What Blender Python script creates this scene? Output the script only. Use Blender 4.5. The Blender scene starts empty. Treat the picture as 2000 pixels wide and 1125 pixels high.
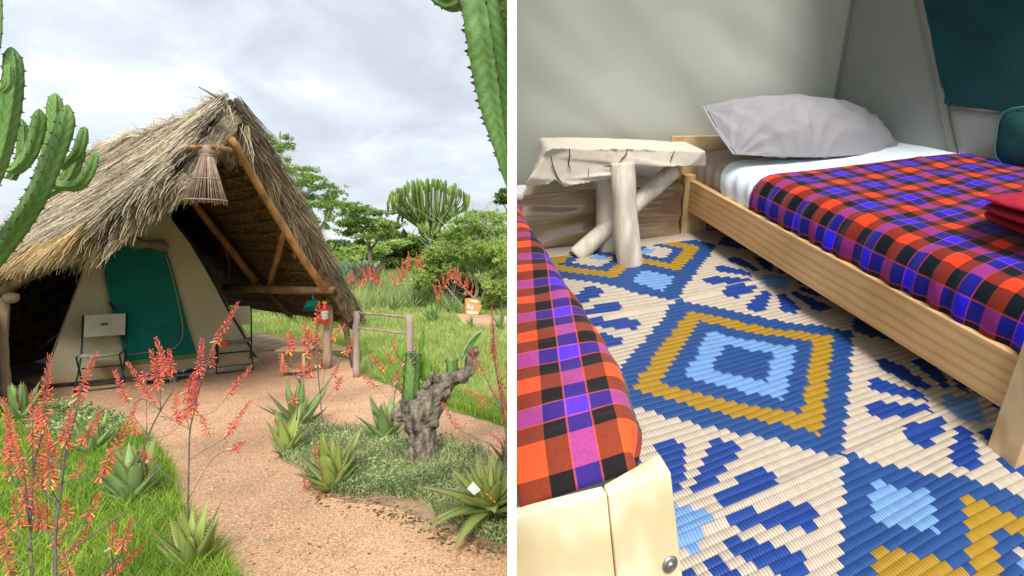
import bpy, bmesh, math, random
import numpy as np
from mathutils import Vector, Matrix, noise
random.seed(7); rng=np.random.default_rng(7)
PI=math.pi
# ------------------------------------------------------------------ camera, sky, sun, exposure
scn=bpy.context.scene; COL=scn.collection
F=1100.0; CX,CY=1400.0,490.0; CAMZ=1.6
cd=bpy.data.cameras.new('camera'); cam=bpy.data.objects.new('camera',cd); COL.objects.link(cam)
cam.location=(0,0,CAMZ); cam.rotation_euler=(PI/2,0,0)
cd.sensor_width=36; cd.lens=36*F/2000; cd.shift_x=-(CX-1000)/2000; cd.shift_y=-(562.5-CY)/2000
cd.clip_start=.05; cd.clip_end=3000; scn.camera=cam
SUN_EL=math.radians(44); SUN_AZ=math.radians(160)      # azimuth measured clockwise from +Y (camera looks +Y)
w=bpy.data.worlds.new('World'); scn.world=w; w.use_nodes=True; nt=w.node_tree; nt.nodes.clear()
def N(t,ty,**k):
    n=t.nodes.new(ty)
    for a,b in k.items(): setattr(n,a,b)
    return n
out=N(nt,'ShaderNodeOutputWorld'); bg=N(nt,'ShaderNodeBackground'); bg.inputs[1].default_value=1.0
sky=N(nt,'ShaderNodeTexSky'); sky.sky_type='NISHITA'; sky.sun_disc=False; sky.sun_elevation=SUN_EL; sky.sun_rotation=SUN_AZ
sk=N(nt,'ShaderNodeVectorMath',operation='SCALE'); sk.inputs['Scale'].default_value=.10; nt.links.new(sky.outputs[0],sk.inputs[0])
tc=N(nt,'ShaderNodeTexCoord'); sp=N(nt,'ShaderNodeSeparateXYZ'); nt.links.new(tc.outputs['Generated'],sp.inputs[0])
mz=N(nt,'ShaderNodeMath',operation='MAXIMUM'); mz.inputs[1].default_value=0; nt.links.new(sp.outputs[2],mz.inputs[0])
az=N(nt,'ShaderNodeMath',operation='ADD'); az.inputs[1].default_value=.42; nt.links.new(mz.outputs[0],az.inputs[0])
cb=N(nt,'ShaderNodeCombineXYZ')
for i in (0,1):
    d=N(nt,'ShaderNodeMath',operation='DIVIDE'); nt.links.new(sp.outputs[i],d.inputs[0]); nt.links.new(az.outputs[0],d.inputs[1]); nt.links.new(d.outputs[0],cb.inputs[i])
def wnoise(scale,detail,off,dist=0):
    mp=N(nt,'ShaderNodeMapping'); mp.inputs[1].default_value=off; nt.links.new(cb.outputs[0],mp.inputs[0])
    n=N(nt,'ShaderNodeTexNoise'); n.inputs['Scale'].default_value=scale; n.inputs['Detail'].default_value=detail; n.inputs['Roughness'].default_value=.55; n.inputs['Distortion'].default_value=dist
    nt.links.new(mp.outputs[0],n.inputs[0]); return n
n1=wnoise(1.7,8,(3.1,1.7,0),.35); n2=wnoise(4.6,9,(7.4,2.2,5),.5)
mx=N(nt,'ShaderNodeMath',operation='MULTIPLY_ADD'); mx.inputs[1].default_value=.42; nt.links.new(n2.outputs[0],mx.inputs[0]); 
ms=N(nt,'ShaderNodeMath',operation='MULTIPLY'); ms.inputs[1].default_value=.62; nt.links.new(n1.outputs[0],ms.inputs[0]); nt.links.new(ms.outputs[0],mx.inputs[2])
cr=N(nt,'ShaderNodeValToRGB'); e=cr.color_ramp.elements
e[0].position=.36; e[0].color=(.37,.41,.46,1); e[1].position=.68; e[1].color=(.78,.78,.78,1)
for p,c in ((.47,(.44,.48,.53,1)),(.54,(.50,.55,.60,1)),(.595,(.57,.61,.66,1)),(.63,(.68,.71,.74,1))):
    q=e.new(p); q.color=c
nt.links.new(mx.outputs[0],cr.inputs[0])
mixs=N(nt,'ShaderNodeMix',data_type='RGBA'); mixs.inputs[0].default_value=.93
nt.links.new(sk.outputs[0],mixs.inputs[6]); nt.links.new(cr.outputs[0],mixs.inputs[7])
nt.links.new(mixs.outputs[2],bg.inputs[0]); nt.links.new(bg.outputs[0],out.inputs[0])
sd=bpy.data.lights.new('sun','SUN'); sd.energy=2.6; sd.angle=math.radians(22); sd.color=(1,.955,.88)
so=bpy.data.objects.new('sun',sd); COL.objects.link(so)
dirv=Vector((math.sin(SUN_AZ)*math.cos(SUN_EL),math.cos(SUN_AZ)*math.cos(SUN_EL),math.sin(SUN_EL)))
so.rotation_euler=dirv.to_track_quat('Z','Y').to_euler(); so.location=(0,-4,12)
vs=scn.view_settings; vs.view_transform='Standard'; vs.look='None'; vs.exposure=.72; vs.gamma=1; vs.use_curve_mapping=False
# ------------------------------------------------------------------ geometry of the place
def at(px,py,Y): return Vector(((px-CX)/F*Y, Y, CAMZ-(py-CY)/F*Y))
def gnd(px,py,z=0):
    Y=F*(CAMZ-z)/(py-CY); return at(px,py,Y)
def ray(px,py): return Vector(((px-CX)/F,1,-(py-CY)/F))
def hit(px,py,p0,n):
    o=Vector((0,0,CAMZ)); r=ray(px,py); return o+r*((Vector(p0)-o).dot(n)/r.dot(n))
def proj(P): return (CX+F*P[0]/P[1], CY-F*(P[2]-CAMZ)/P[1])
# room frame: a across, b towards the viewer, c up
RU=Vector((0.84459839,0.52326851,0.11332974)); RV=Vector((0.52569574,-0.77037869,-0.36077786)); RN=Vector((-0.10147687,0.36428936,-0.92574063))
HR=1.15; O=Vector((0,0,CAMZ))
def Rm(a,b,c): return O+RU*a+RV*b+RN*(HR-c)
def rc(px,py,c):
    P=hit(px,py,Rm(0,0,c),RN)-O; return P.dot(RU),P.dot(RV)
def rb(px,py,b):
    P=hit(px,py,Rm(0,b,0),RV)-O; return P.dot(RU),HR-P.dot(RN)
def amin(b,c,px=1005.5):
    k=(px-CX)/F   # X=k*Y
    P=Rm(0,b,c); return (k*P.y-P.x)/(RU.x-k*RU.y)
# ------------------------------------------------------------------ materials
MATS={}
def mat(name,col,rough=.85,var=.25,scale=6,bump=0,bscale=None,attr=False,col2=None,spec=.3,metal=0,detail=5,stretch=None,coords='Object',trans=0,bdist=.01,avar=.35):
    if name in MATS: return MATS[name]
    m=bpy.data.materials.new(name); m.use_nodes=True; t=m.node_tree; t.nodes.clear()
    o=N(t,'ShaderNodeOutputMaterial'); b=N(t,'ShaderNodeBsdfPrincipled'); t.links.new(b.outputs[0],o.inputs[0])
    b.inputs['Roughness'].default_value=rough; b.inputs['Metallic'].default_value=metal; b.inputs['Specular IOR Level'].default_value=spec
    c=N(t,'ShaderNodeTexCoord'); mp=N(t,'ShaderNodeMapping'); t.links.new(c.outputs[coords],mp.inputs[0])
    if stretch: mp.inputs['Scale'].default_value=stretch
    n=N(t,'ShaderNodeTexNoise'); n.inputs['Scale'].default_value=scale; n.inputs['Detail'].default_value=detail; t.links.new(mp.outputs[0],n.inputs[0])
    r=N(t,'ShaderNodeValToRGB'); r.color_ramp.elements[0].position=.32; r.color_ramp.elements[1].position=.68
    a=[max(0,x*(1-var)) for x in col]; z=list(col2) if col2 else [min(1,x*(1+var)) for x in col]
    r.color_ramp.elements[0].color=(*a,1); r.color_ramp.elements[1].color=(*z,1); t.links.new(n.outputs[0],r.inputs[0])
    src=r.outputs[0]
    if attr:
        at_=N(t,'ShaderNodeAttribute'); at_.attribute_name='rnd'
        mr=N(t,'ShaderNodeMapRange'); mr.inputs[3].default_value=1-avar; mr.inputs[4].default_value=1+avar; t.links.new(at_.outputs['Fac'],mr.inputs[0])
        vm=N(t,'ShaderNodeVectorMath',operation='SCALE'); t.links.new(src,vm.inputs[0]); t.links.new(mr.outputs[0],vm.inputs['Scale']); src=vm.outputs[0]
    t.links.new(src,b.inputs['Base Color'])
    if bump:
        n2=N(t,'ShaderNodeTexNoise'); n2.inputs['Scale'].default_value=bscale or scale*4; n2.inputs['Detail'].default_value=6; t.links.new(mp.outputs[0],n2.inputs[0])
        bp=N(t,'ShaderNodeBump'); bp.inputs['Strength'].default_value=bump; bp.inputs['Distance'].default_value=bdist; t.links.new(n2.outputs[0],bp.inputs['Height']); t.links.new(bp.outputs[0],b.inputs['Normal'])
    if trans:
        tr=N(t,'ShaderNodeBsdfTranslucent'); t.links.new(src,tr.inputs[0]); mxs=N(t,'ShaderNodeMixShader'); mxs.inputs[0].default_value=trans
        t.links.new(b.outputs[0],mxs.inputs[1]); t.links.new(tr.outputs[0],mxs.inputs[2]); t.links.new(mxs.outputs[0],o.inputs[0])
    m['bsdf']=b.name; MATS[name]=m; return m
# ------------------------------------------------------------------ mesh building
def tag(o,label=None,cat=None,group=None,kind=None):
    for k,v in (('label',label),('category',cat),('group',group),('kind',kind)):
        if v: o[k]=v
    return o
def root(name,loc,label,cat,group=None):
    o=bpy.data.objects.new(name,None); COL.objects.link(o); o.location=loc; o.empty_display_size=.1
    return tag(o,label,cat,group)
def wloc(p):
    v=Vector((0,0,0))
    while p is not None: v=v+p.location; p=p.parent
    return v
class MB:
    def __init__(s): s.v=[]; s.f=[]; s.uv=None; s.m=[]; s.rnd=[]
    def quadstrip(s,rows,close=False,mi=0,rnd=None):
        b=len(s.v); n=len(rows[0])
        for r in rows: s.v+= [tuple(p) for p in r]
        for i in range(len(rows)-1):
            for j in range(n if close else n-1):
                k=(j+1)%n
                s.f.append((b+i*n+j,b+i*n+k,b+(i+1)*n+k,b+(i+1)*n+j)); s.m.append(mi); s.rnd.append(rnd if rnd is not None else .5)
        return b
    def face(s,pts,mi=0,rnd=.5):
        b=len(s.v); s.v+=[tuple(p) for p in pts]; s.f.append(tuple(range(b,b+len(pts)))); s.m.append(mi); s.rnd.append(rnd)
    def hexa(s,p,mi=0):   # 8 points: bottom 4 then top 4
        b=len(s.v); s.v+=[tuple(q) for q in p]
        for f in ((0,3,2,1),(4,5,6,7),(0,1,5,4),(1,2,6,5),(2,3,7,6),(3,0,4,7)): s.f.append(tuple(b+i for i in f)); s.m.append(mi); s.rnd.append(.5)
    def rbox(s,a0,a1,b0,b1,c0,c1,mi=0): s.hexa([Rm(a,b,c) for c in (c0,c1) for a,b in ((a0,b0),(a1,b0),(a1,b1),(a0,b1))],mi)
    def box(s,x0,x1,y0,y1,z0,z1,mi=0): s.hexa([(x,y,z) for z in (z0,z1) for x,y in ((x0,y0),(x1,y0),(x1,y1),(x0,y1))],mi)
    def tube(s,pts,rad,n=8,mi=0,cap=True,wob=0,rnd=.5):
        pts=[Vector(p) for p in pts]; rows=[]
        if not hasattr(rad,'__len__'): rad=[rad]*len(pts)
        t0=(pts[1]-pts[0]).normalized(); up=Vector((0,0,1)) if abs(t0.z)<.9 else Vector((1,0,0))
        x=t0.cross(up).normalized()
        for i,p in enumerate(pts):
            t=(pts[min(i+1,len(pts)-1)]-pts[max(i-1,0)])
            if t.length<1e-9: t=t0
            t=t.normalized(); x=(x-t*x.dot(t)).normalized(); y=t.cross(x); r=rad[i]
            row=[]
            for k in range(n):
                q=r*(1+(wob*(noise.noise(Vector((p.x*9+k*1.3,p.y*9,p.z*9)))) if wob else 0)); a=2*PI*k/n
                row.append(p+x*(q*math.cos(a))+y*(q*math.sin(a)))
            rows.append(row)
        b=s.quadstrip(rows,True,mi,rnd)
        if cap:
            s.f.append(tuple(b+k for k in range(n))[::-1]); s.m.append(mi); s.rnd.append(rnd)
            e=b+(len(rows)-1)*n; s.f.append(tuple(e+k for k in range(n))); s.m.append(mi); s.rnd.append(rnd)
    def build(s,name,mats,parent=None,smooth=True,bevel=0,label=None,cat=None,group=None,kind=None,loc=None,link=True):
        if not isinstance(mats,(list,tuple)): mats=[mats]
        me=bpy.data.meshes.new(name); off=wloc(parent) if parent is not None else (Vector(loc) if loc is not None else Vector((0,0,0)))
        me.from_pydata([(a-off.x,b-off.y,c-off.z) for a,b,c in s.v],[],s.f)
        for m in mats: me.materials.append(m)
        me.polygons.foreach_set('material_index',s.m); 
        if smooth: me.polygons.foreach_set('use_smooth',[True]*len(s.f))
        at_=me.attributes.new('rnd','FLOAT','FACE'); at_.data.foreach_set('value',[float(x) for x in s.rnd])
        me.update()
        o=bpy.data.objects.new(name,me); COL.objects.link(o)
        if parent is not None: o.parent=parent
        elif loc is not None: o.location=loc
        if bevel:
            b=o.modifiers.new('b','BEVEL'); b.width=bevel; b.segments=2; b.limit_method='ANGLE'; b.angle_limit=.6
        if smooth and bevel==0: pass
        return tag(o,label,cat,group,kind)
def npmesh(name,V,Fc,mats,parent=None,rnd=None,smooth=False,kind=None,label=None,cat=None,group=None,loc=None):
    """V (n,3); Fc (m,k) same-size faces"""
    V=np.asarray(V,dtype=np.float32); Fc=np.asarray(Fc,dtype=np.int32); m,k=Fc.shape
    me=bpy.data.meshes.new(name); off=np.array(wloc(parent) if parent is not None else (loc if loc is not None else (0,0,0)),dtype=np.float32)
    me.vertices.add(len(V)); me.vertices.foreach_set('co',(V-off).ravel())
    me.loops.add(m*k); me.loops.foreach_set('vertex_index',Fc.ravel())
    me.polygons.add(m); me.polygons.foreach_set('loop_start',np.arange(0,m*k,k,dtype=np.int32))
    try: me.polygons.foreach_set('loop_total',np.full(m,k,dtype=np.int32))
    except Exception: pass
    if not isinstance(mats,(list,tuple)): mats=[mats]
    for x in mats: me.materials.append(x)
    if smooth: me.polygons.foreach_set('use_smooth',np.ones(m,dtype=bool))
    me.update(calc_edges=True)
    if rnd is not None:
        a=me.attributes.new('rnd','FLOAT','FACE'); a.data.foreach_set('value',np.asarray(rnd,dtype=np.float32))
    o=bpy.data.objects.new(name,me); COL.objects.link(o)
    if parent is not None: o.parent=parent
    elif loc is not None: o.location=loc
    return tag(o,label,cat,group,kind)
def inpoly(px,py,poly):
    px=np.asarray(px);py=np.asarray(py); r=np.zeros(px.shape,bool); n=len(poly)
    for i in range(n):
        x0,y0=poly[i]; x1,y1=poly[(i+1)%n]
        c=((y0>py)!=(y1>py)); 
        with np.errstate(divide='ignore',invalid='ignore'): xx=(x1-x0)*(py-y0)/(y1-y0+1e-12)+x0
        r^=c&(px<xx)
    return r
def leafcloud(name,C,size,m,parent=None,tall=1.6,flat=0.,**k):
    """one small bent leaf (two triangles) per centre"""
    C=np.asarray(C,dtype=np.float64); n=len(C)
    d=rng.normal(size=(n,3)); d[:,2]*=1-flat; d/=np.linalg.norm(d,axis=1)[:,None]+1e-9
    e=rng.normal(size=(n,3)); e-=d*(e*d).sum(1)[:,None]; e/=np.linalg.norm(e,axis=1)[:,None]+1e-9
    s=(size*(.6+.8*rng.random(n)))[:,None]
    V=np.stack([C-d*s*tall*.5,C+e*s*.32,C+d*s*tall*.5,C-e*s*.32],1).reshape(-1,3)
    Fc=np.arange(n*4).reshape(n,4)
    return npmesh(name,V,Fc,m,parent,rnd=rng.random(n),**k)
def blades(name,P,h,wd,m,parent=None,lean=.35,rnd=None,**k):
    P=np.asarray(P,dtype=np.float64); n=len(P); h=np.broadcast_to(h,n)*(.55+.75*rng.random(n)); wd=np.broadcast_to(wd,n)
    th=rng.random(n)*2*PI; ld=np.stack([np.cos(th),np.sin(th),np.zeros(n)],1); L=(lean*(.3+rng.random(n))*h)[:,None]
    ph=rng.random(n)*2*PI; wv=np.stack([np.cos(ph),np.sin(ph),np.zeros(n)],1)*wd[:,None]*.5
    up=np.array([0,0,1.])*h[:,None]
    a=P-wv;b=P+wv;c=P+up*.55+ld*L*.35+wv*.75;d=P+up*.55+ld*L*.35-wv*.75; t=P+up*.95+ld*L
    V=np.stack([a,b,c,d,t,t+wv*.05],1).reshape(-1,3); i=np.arange(n)[:,None]*6
    Fc=np.concatenate([i+np.array([[0,1,2,3]]),i+np.array([[3,2,5,4]])],0)
    r=rng.random(n) if rnd is None else rnd
    return npmesh(name,V,Fc,m,parent,rnd=np.concatenate([r,r]),**k)
def copyobj(o,parent=None):
    c=o.copy(); COL.objects.link(c)
    if parent is not None: c.parent=parent
    for ch in list(o.children): copyobj(ch,c)
    return c
def spline(pts,n):
    """Catmull-Rom through tuples, n samples"""
    P=[np.array(p,float) for p in pts]; P=[2*P[0]-P[1]]+P+[2*P[-1]-P[-2]]; m=len(P)-3; o=[]
    for i in range(n):
        u=i/(n-1)*m; k=min(int(u),m-1); t=u-k; a,b,c,d=P[k:k+4]
        o.append(.5*((2*b)+(-a+c)*t+(2*a-5*b+4*c-d)*t*t+(-a+3*b-3*c+d)*t**3))
    return o
# ------------------------------------------------------------------ materials used outdoors
def gravelmat():
    m=mat('gravel',(.66,.41,.24),.95,.26,.9,0,detail=12)
    t=m.node_tree; b=t.nodes[m['bsdf']]; src=b.inputs['Base Color'].links[0].from_socket
    c=[n for n in t.nodes if n.type=='TEX_COORD'][0]
    v=N(t,'ShaderNodeTexVoronoi'); v.inputs['Scale'].default_value=150; t.links.new(c.outputs['Object'],v.inputs[0])
    n=N(t,'ShaderNodeTexNoise'); n.inputs['Scale'].default_value=60; n.inputs['Detail'].default_value=4; t.links.new(c.outputs['Object'],n.inputs[0])
    sx=N(t,'ShaderNodeSeparateColor'); t.links.new(v.outputs['Color'],sx.inputs[0])
    r=N(t,'ShaderNodeValToRGB'); q=r.color_ramp.elements; q[0].position=0; q[0].color=(.55,.48,.44,1); q[1].position=1; q[1].color=(1.4,1.4,1.42,1)
    k=q.new(.35); k.color=(.85,.8,.78,1); k=q.new(.75); k.color=(1.08,1.05,1.05,1)
    t.links.new(sx.outputs[0],r.inputs[0])
    mu=N(t,'ShaderNodeVectorMath',operation='MULTIPLY'); t.links.new(src,mu.inputs[0]); t.links.new(r.outputs[0],mu.inputs[1]); t.links.new(mu.outputs[0],b.inputs['Base Color'])
    ad=N(t,'ShaderNodeMath',operation='ADD'); t.links.new(v.outputs['Distance'],ad.inputs[0]); t.links.new(n.outputs[0],ad.inputs[1])
    bp=N(t,'ShaderNodeBump'); bp.inputs['Strength'].default_value=.6; bp.inputs['Distance'].default_value=.006; t.links.new(ad.outputs[0],bp.inputs['Height']); t.links.new(bp.outputs[0],b.inputs['Normal'])
    return m
GRAVEL=gravelmat()
SOIL=mat('soil_green',(.16,.21,.05),.95,.4,2.5,.5,20)
DIRT=mat('dirt',(.36,.235,.145),.95,.35,5,.5,40)
GRASS=mat('grass_bright',(.27,.50,.05),.6,.3,1.3,attr=True,trans=.3,avar=.5,col2=(.34,.50,.06))
GRASS2=mat('grass_field',(.43,.57,.12),.6,.25,.6,attr=True,trans=.35,avar=.35,col2=(.56,.64,.22))
COVER=mat('groundcover',(.31,.43,.18),.7,.4,2,attr=True,trans=.2,avar=.75,col2=(.46,.54,.24))
STRAW=mat('straw',(.46,.38,.27),.8,.3,1.6,attr=True,avar=.72,col2=(.60,.50,.36))
STRAWG=mat('straw_golden',(.50,.36,.17),.8,.25,2,attr=True,avar=.5)
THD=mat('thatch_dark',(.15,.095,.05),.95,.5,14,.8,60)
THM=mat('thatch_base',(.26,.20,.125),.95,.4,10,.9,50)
POLE=mat('pole_orange',(.33,.165,.06),.65,.4,9,.5,30,stretch=(1,1,.3))
POLEW=mat('pole_weathered',(.40,.29,.19),.8,.3,9,.4,40,stretch=(1,1,.25))
POLED=mat('pole_dark',(.12,.075,.04),.8,.3,9,.4,40)
CANV=mat('canvas_khaki',(.50,.445,.29),.85,.10,2,.12,260)
CANVD=mat('canvas_olive',(.17,.19,.07),.85,.15,3,.2,120)
CANVR=mat('canvas_roll',(.20,.19,.12),.85,.2,9,.4,25)
TAN=mat('canvas_tan',(.42,.32,.19),.85,.12,3,.25,12)
TEAL=mat('canvas_teal',(.0,.15,.12),.8,.15,4,.2,220)
TEALD=mat('plastic_teal',(.0,.16,.115),.4,.05,3)
DGREEN=mat('metal_green',(.005,.035,.025),.4,.1,5,spec=.5)
CHAIRF=mat('chair_fabric',(.60,.58,.45),.85,.08,5,.2,300)
BLACK=mat('black',(.012,.012,.012),.5,.1,3)
WHITE=mat('white_paint',(.82,.82,.80),.6,.02,2)
BOARDW=mat('white_board',(.9,.9,.9),.55,.005,1)
CONC=mat('concrete',(.42,.37,.30),.95,.2,12,.4,60)
RED=mat('red_metal',(.65,.03,.015),.35,.05,2,spec=.5)
YEL=mat('yellow_plastic',(.75,.5,.02),.5,.05,2)
ORB=mat('orange_plastic',(.75,.17,.09),.45,.08,4)
REED=mat('reed',(.30,.21,.155),.8,.3,20,attr=True,avar=.45)
# ------------------------------------------------------------------ ground and paths
def sheet(name,pts,z,m,jit=3,step=10,kind='structure'):
    P=[]
    for i in range(len(pts)):
        a,b=pts[i],pts[(i+1)%len(pts)]; n=max(1,int(math.hypot(b[0]-a[0],b[1]-a[1])/step))
        for k in range(n):
            t=k/n; P.append((a[0]+(b[0]-a[0])*t+random.uniform(-jit,jit),a[1]+(b[1]-a[1])*t+random.uniform(-jit,jit)*.5))
    mb=MB(); mb.face([gnd(x,y,z) for x,y in P]); o=mb.build(name,m,smooth=False,kind=kind)
    bm=bmesh.new(); bm.from_mesh(o.data); bmesh.ops.triangulate(bm,faces=bm.faces[:]); bm.normal_update()
    if sum(f.normal.z for f in bm.faces)<0: bmesh.ops.reverse_faces(bm,faces=bm.faces[:])
    bm.to_mesh(o.data); bm.free(); return o
mb=MB(); mb.face([(-900,-60,0),(900,-60,0),(900,900,0),(-900,900,0)]); mb.build('ground',SOIL,smooth=False,kind='structure')
PATH=[(-420,1700),(-500,760),(0,742),(120,716),(300,700),(430,690),(505,686),(560,684),(640,690),(700,708),(702,735),(760,752),(800,778),(880,802),(996,838),(998,1000),(1015,1500)]
sheet('gravel_path',PATH,.004,GRAVEL)
LAWN=[(-420,1700),(-300,800),(0,790),(60,795),(140,806),(225,826),(290,852),(335,905),(352,985),(400,1040),(440,1100),(480,1170),(640,1700)]
sheet('grass_bank',LAWN,.009,SOIL,4)
ISL=[(535,870),(545,835),(585,812),(640,832),(720,842),(800,868),(870,868),(930,880),(998,915),(998,1072),(960,1062),(900,1040),(850,1010),(830,985),(760,972),(700,978),(650,972),(610,948),(585,915),(550,900)]
sheet('planting_bed',ISL,.009,DIRT,3)
sheet('shelter_yard',[(150,735),(440,700),(505,690),(560,678),(700,690),(700,664),(620,655),(500,652),(300,660),(100,690)],.008,DIRT,2)
BPATH=[(888,612),(905,632),(935,640),(998,645),(998,617)]
sheet('back_path',BPATH,.006,GRAVEL,1,8)
# pebbles on the gravel near the viewer
def sample(poly,n,dens=None):
    xs=[p[0] for p in poly]; ys=[p[1] for p in poly]; o=[]
    while sum(len(a) for a in o)<n:
        x=rng.uniform(max(min(xs),-80),min(max(xs),995),n*2); y=rng.uniform(min(ys),min(max(ys),1300),n*2); k=inpoly(x,y,poly); o.append(np.stack([x[k],y[k]],1))
    return np.concatenate(o)[:n]
def togr(q,z=0):
    Y=F*(CAMZ-z)/(q[:,1]-CY); return np.stack([(q[:,0]-CX)/F*Y,Y,np.full(len(q),z)],1)
q=sample(PATH,26000); k=~inpoly(q[:,0],q[:,1],LAWN)&~inpoly(q[:,0],q[:,1],ISL); P=togr(q[k],.005); n=len(P)
s=(.0022+.0045*rng.random(n)**3)[:,None]
T=np.array([[1,0,0],[-.5,.87,0],[-.5,-.87,0],[0,0,.8]]); th=rng.random(n)*2*PI
Rz=np.stack([np.stack([np.cos(th),-np.sin(th),0*th],1),np.stack([np.sin(th),np.cos(th),0*th],1),np.stack([0*th,0*th,1+0*th],1)],1)
V=P[:,None,:]+np.einsum('nij,kj->nki',Rz,T)*s[:,None]*(.7+.6*rng.random((n,4,1)))
PEB=mat('pebble',(.63,.42,.28),.9,.2,3,attr=True,avar=.75)
i=np.arange(n)[:,None]*4; npmesh('pebbles',V.reshape(-1,3),np.concatenate([i+np.array([[0,1,3]]),i+np.array([[1,2,3]]),i+np.array([[2,0,3]])]),PEB,rnd=np.tile(rng.random(n),3),kind='stuff')
# ------------------------------------------------------------------ white divider board added to part the two views, no real wall
d=Vector((-400/F,1,0)); y0,y1=.55,4.3; hw=.5*18/F*y0
mb=MB(); mb.hexa([(-400/F*y+s*hw,y,z) for z in (-.02,3.9) for y,s in ((y0,-1),(y0,1),(y1,1),(y1,-1))])
tag(mb.build('divider_board',BOARDW,smooth=False,bevel=0),'tall thin white divider board added between the garden and the tent room','divider')
# ------------------------------------------------------------------ thatched shelter
FD=Vector((.834,.551,0)); DD=Vector((-.834,.552,0))
shel=root('thatched_shelter',gnd(330,745),'open fronted shelter with a shaggy grass thatched roof on wooden poles','shelter')
TIP=at(445,197,6.03); EL=at(-6,548,5.86); ER=at(694,622,7.8)
nL=DD.cross(EL-TIP).normalized(); nL=nL if nL.z>0 else -nL
nR=DD.cross(ER-TIP).normalized(); nR=nR if nR.z>0 else -nR
eL=(EL-TIP); eL=(eL-DD*eL.dot(DD)).normalized(); eR=(ER-TIP); eR=(eR-DD*eR.dot(DD)).normalized()
if eL.z>0: eL=-eL
if eR.z>0: eR=-eR
def LP(px,py,off=0): P=hit(px,py,TIP+nL*off,nL); v=P-TIP; return v.dot(DD),v.dot(eL)
edgeL=[LP(*p) for p in ((445,200),(430,222),(402,252),(384,285),(352,318),(334,350),(304,366),(275,386),(245,406),(212,428),(185,457),(150,474),(100,487),(50,508),(0,535),(-60,575))]
def aL(b):
    for (a0,b0),(a1,b1) in zip(edgeL,edgeL[1:]):
        if b0<=b<=b1: return a0+(a1-a0)*(b-b0)/(b1-b0+1e-9)
    return edgeL[0][0] if b<edgeL[0][1] else edgeL[-1][0]
bmaxL=edgeL[-1][1]; LEN=7.5
# ridge height wobble
def ridge(a): return Vector((0,0,-.05*math.sin(a*.9)+.015*math.sin(a*3.1+1)))
def SL(a,b,h=0): return TIP+DD*a+eL*b+nL*h+ridge(a)*max(0,1-b/1.4)
mb=MB(); rows=[]
for i in range(41):
    b=bmaxL*i/40; a0=aL(b)+.14; rows.append([SL(a0+(LEN-a0)*(j/30)**1.3,b,-.06+.03*noise.noise(Vector((j*.5,i*.5,0)))) for j in range(31)])
mb.quadstrip(rows); rows2=[[p-nL*.16 for p in r] for r in rows]; mb.quadstrip(rows2); mb.quadstrip([[r[0] for r in rows],[r[0] for r in rows2]])
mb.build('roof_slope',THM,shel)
# right slope, seen from below
aR=(ER-TIP).dot(DD); bR=(ER-TIP).dot(eR)
def SR(a,b,h=0): return TIP+DD*a+eR*b+nR*h+ridge(a)*max(0,1-b/1.4)
def aRb(b): return aR*(b/bR)
mb=MB(); rows=[]
for i in range(31):
    b=bR*i/30; a0=aRb(b); rows.append([SR(a0+(LEN-a0)*(j/24),b,-.10+.02*noise.noise(Vector((j*.6,i*.7,3)))) for j in range(25)])
mb.quadstrip(rows); up=[[p+nR*.12 for p in r] for r in rows]; mb.quadstrip(up); mb.quadstrip([[r[0] for r in rows],[r[0] for r in up]]); mb.quadstrip([rows[-1],up[-1]])
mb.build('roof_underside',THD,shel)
# straw: bundles of stems laid down the slope; each strand is a thin bent strip
def strands(name,S,e,nrm,roots,L,wd,droop,m,parent,lift=(.0,.05),spread=.12,side=DD):
    Vs=[];Fs=[];R=[]
    for (a,b),l,dr in zip(roots,L,droop):
        p=S(a,b,random.uniform(*lift)); d=(e+side*random.gauss(0,spread)+nrm*random.uniform(-.01,.07)).normalized()
        wv=d.cross(nrm).normalized(); wv=(wv+nrm*random.uniform(-.5,.5)).normalized(); k0=len(Vs); seg=4; r=random.random()
        cur=Vector((random.gauss(0,.05),random.gauss(0,.05),random.gauss(0,.03)))
        for s in range(seg+1):
            t=s/seg; hw=wd*.5*(1-.55*t)*(1 if s else .8)
            Vs.append(p-wv*hw);Vs.append(p+wv*hw)
            d=(d+Vector((0,0,-1))*dr*t+cur).normalized(); p=p+d*(l/seg)
        for s in range(seg): Fs.append((k0+2*s,k0+2*s+1,k0+2*s+3,k0+2*s+2)); R.append(r)
    return npmesh(name,np.array([tuple(v) for v in Vs]),np.array(Fs),m,parent,rnd=np.array(R),kind='stuff')
rts=[];Ls=[];dr=[]
for _ in range(17000):
    b=random.uniform(-.05,bmaxL); a0=aL(max(b,0)); a=a0+(LEN-1-a0)*random.random()**1.5
    rts.append((a,b)); Ls.append(random.uniform(.3,.75)); near=max(0,1-(a-a0)/.35); dr.append(random.uniform(0,.05)+near*random.uniform(.1,.7))
for i_,(a,b) in enumerate(rts):
    l=Ls[i_]
    while l>.10 and (a<aL(min(bmaxL,max(0,b)+l*.9))-.07 or b+l>bmaxL+.05): l*=.8
    Ls[i_]=l
strands('thatch',SL,eL,nL,rts,Ls,.011,dr,STRAW,shel,(.0,.07),.13)
rts=[];Ls=[];dr=[]
for _ in range(5200):   # hanging fringe along the front edge of the left slope
    b=bmaxL*random.random(); a0=aL(b)
    if b<1.15 and random.random()<.7: continue
    rts.append((a0+random.uniform(-.05,.22),b)); Ls.append(random.uniform(.08,.27)*min(1,.35+b/2.2)*(.6 if b>bmaxL*.75 else 1)); dr.append(random.uniform(.3,1.3))
strands('thatch_fringe',SL,eL,nL,rts,Ls,.009,dr,STRAW,shel,(-.18,.05),.3)
rts=[];Ls=[];dr=[]
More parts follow.
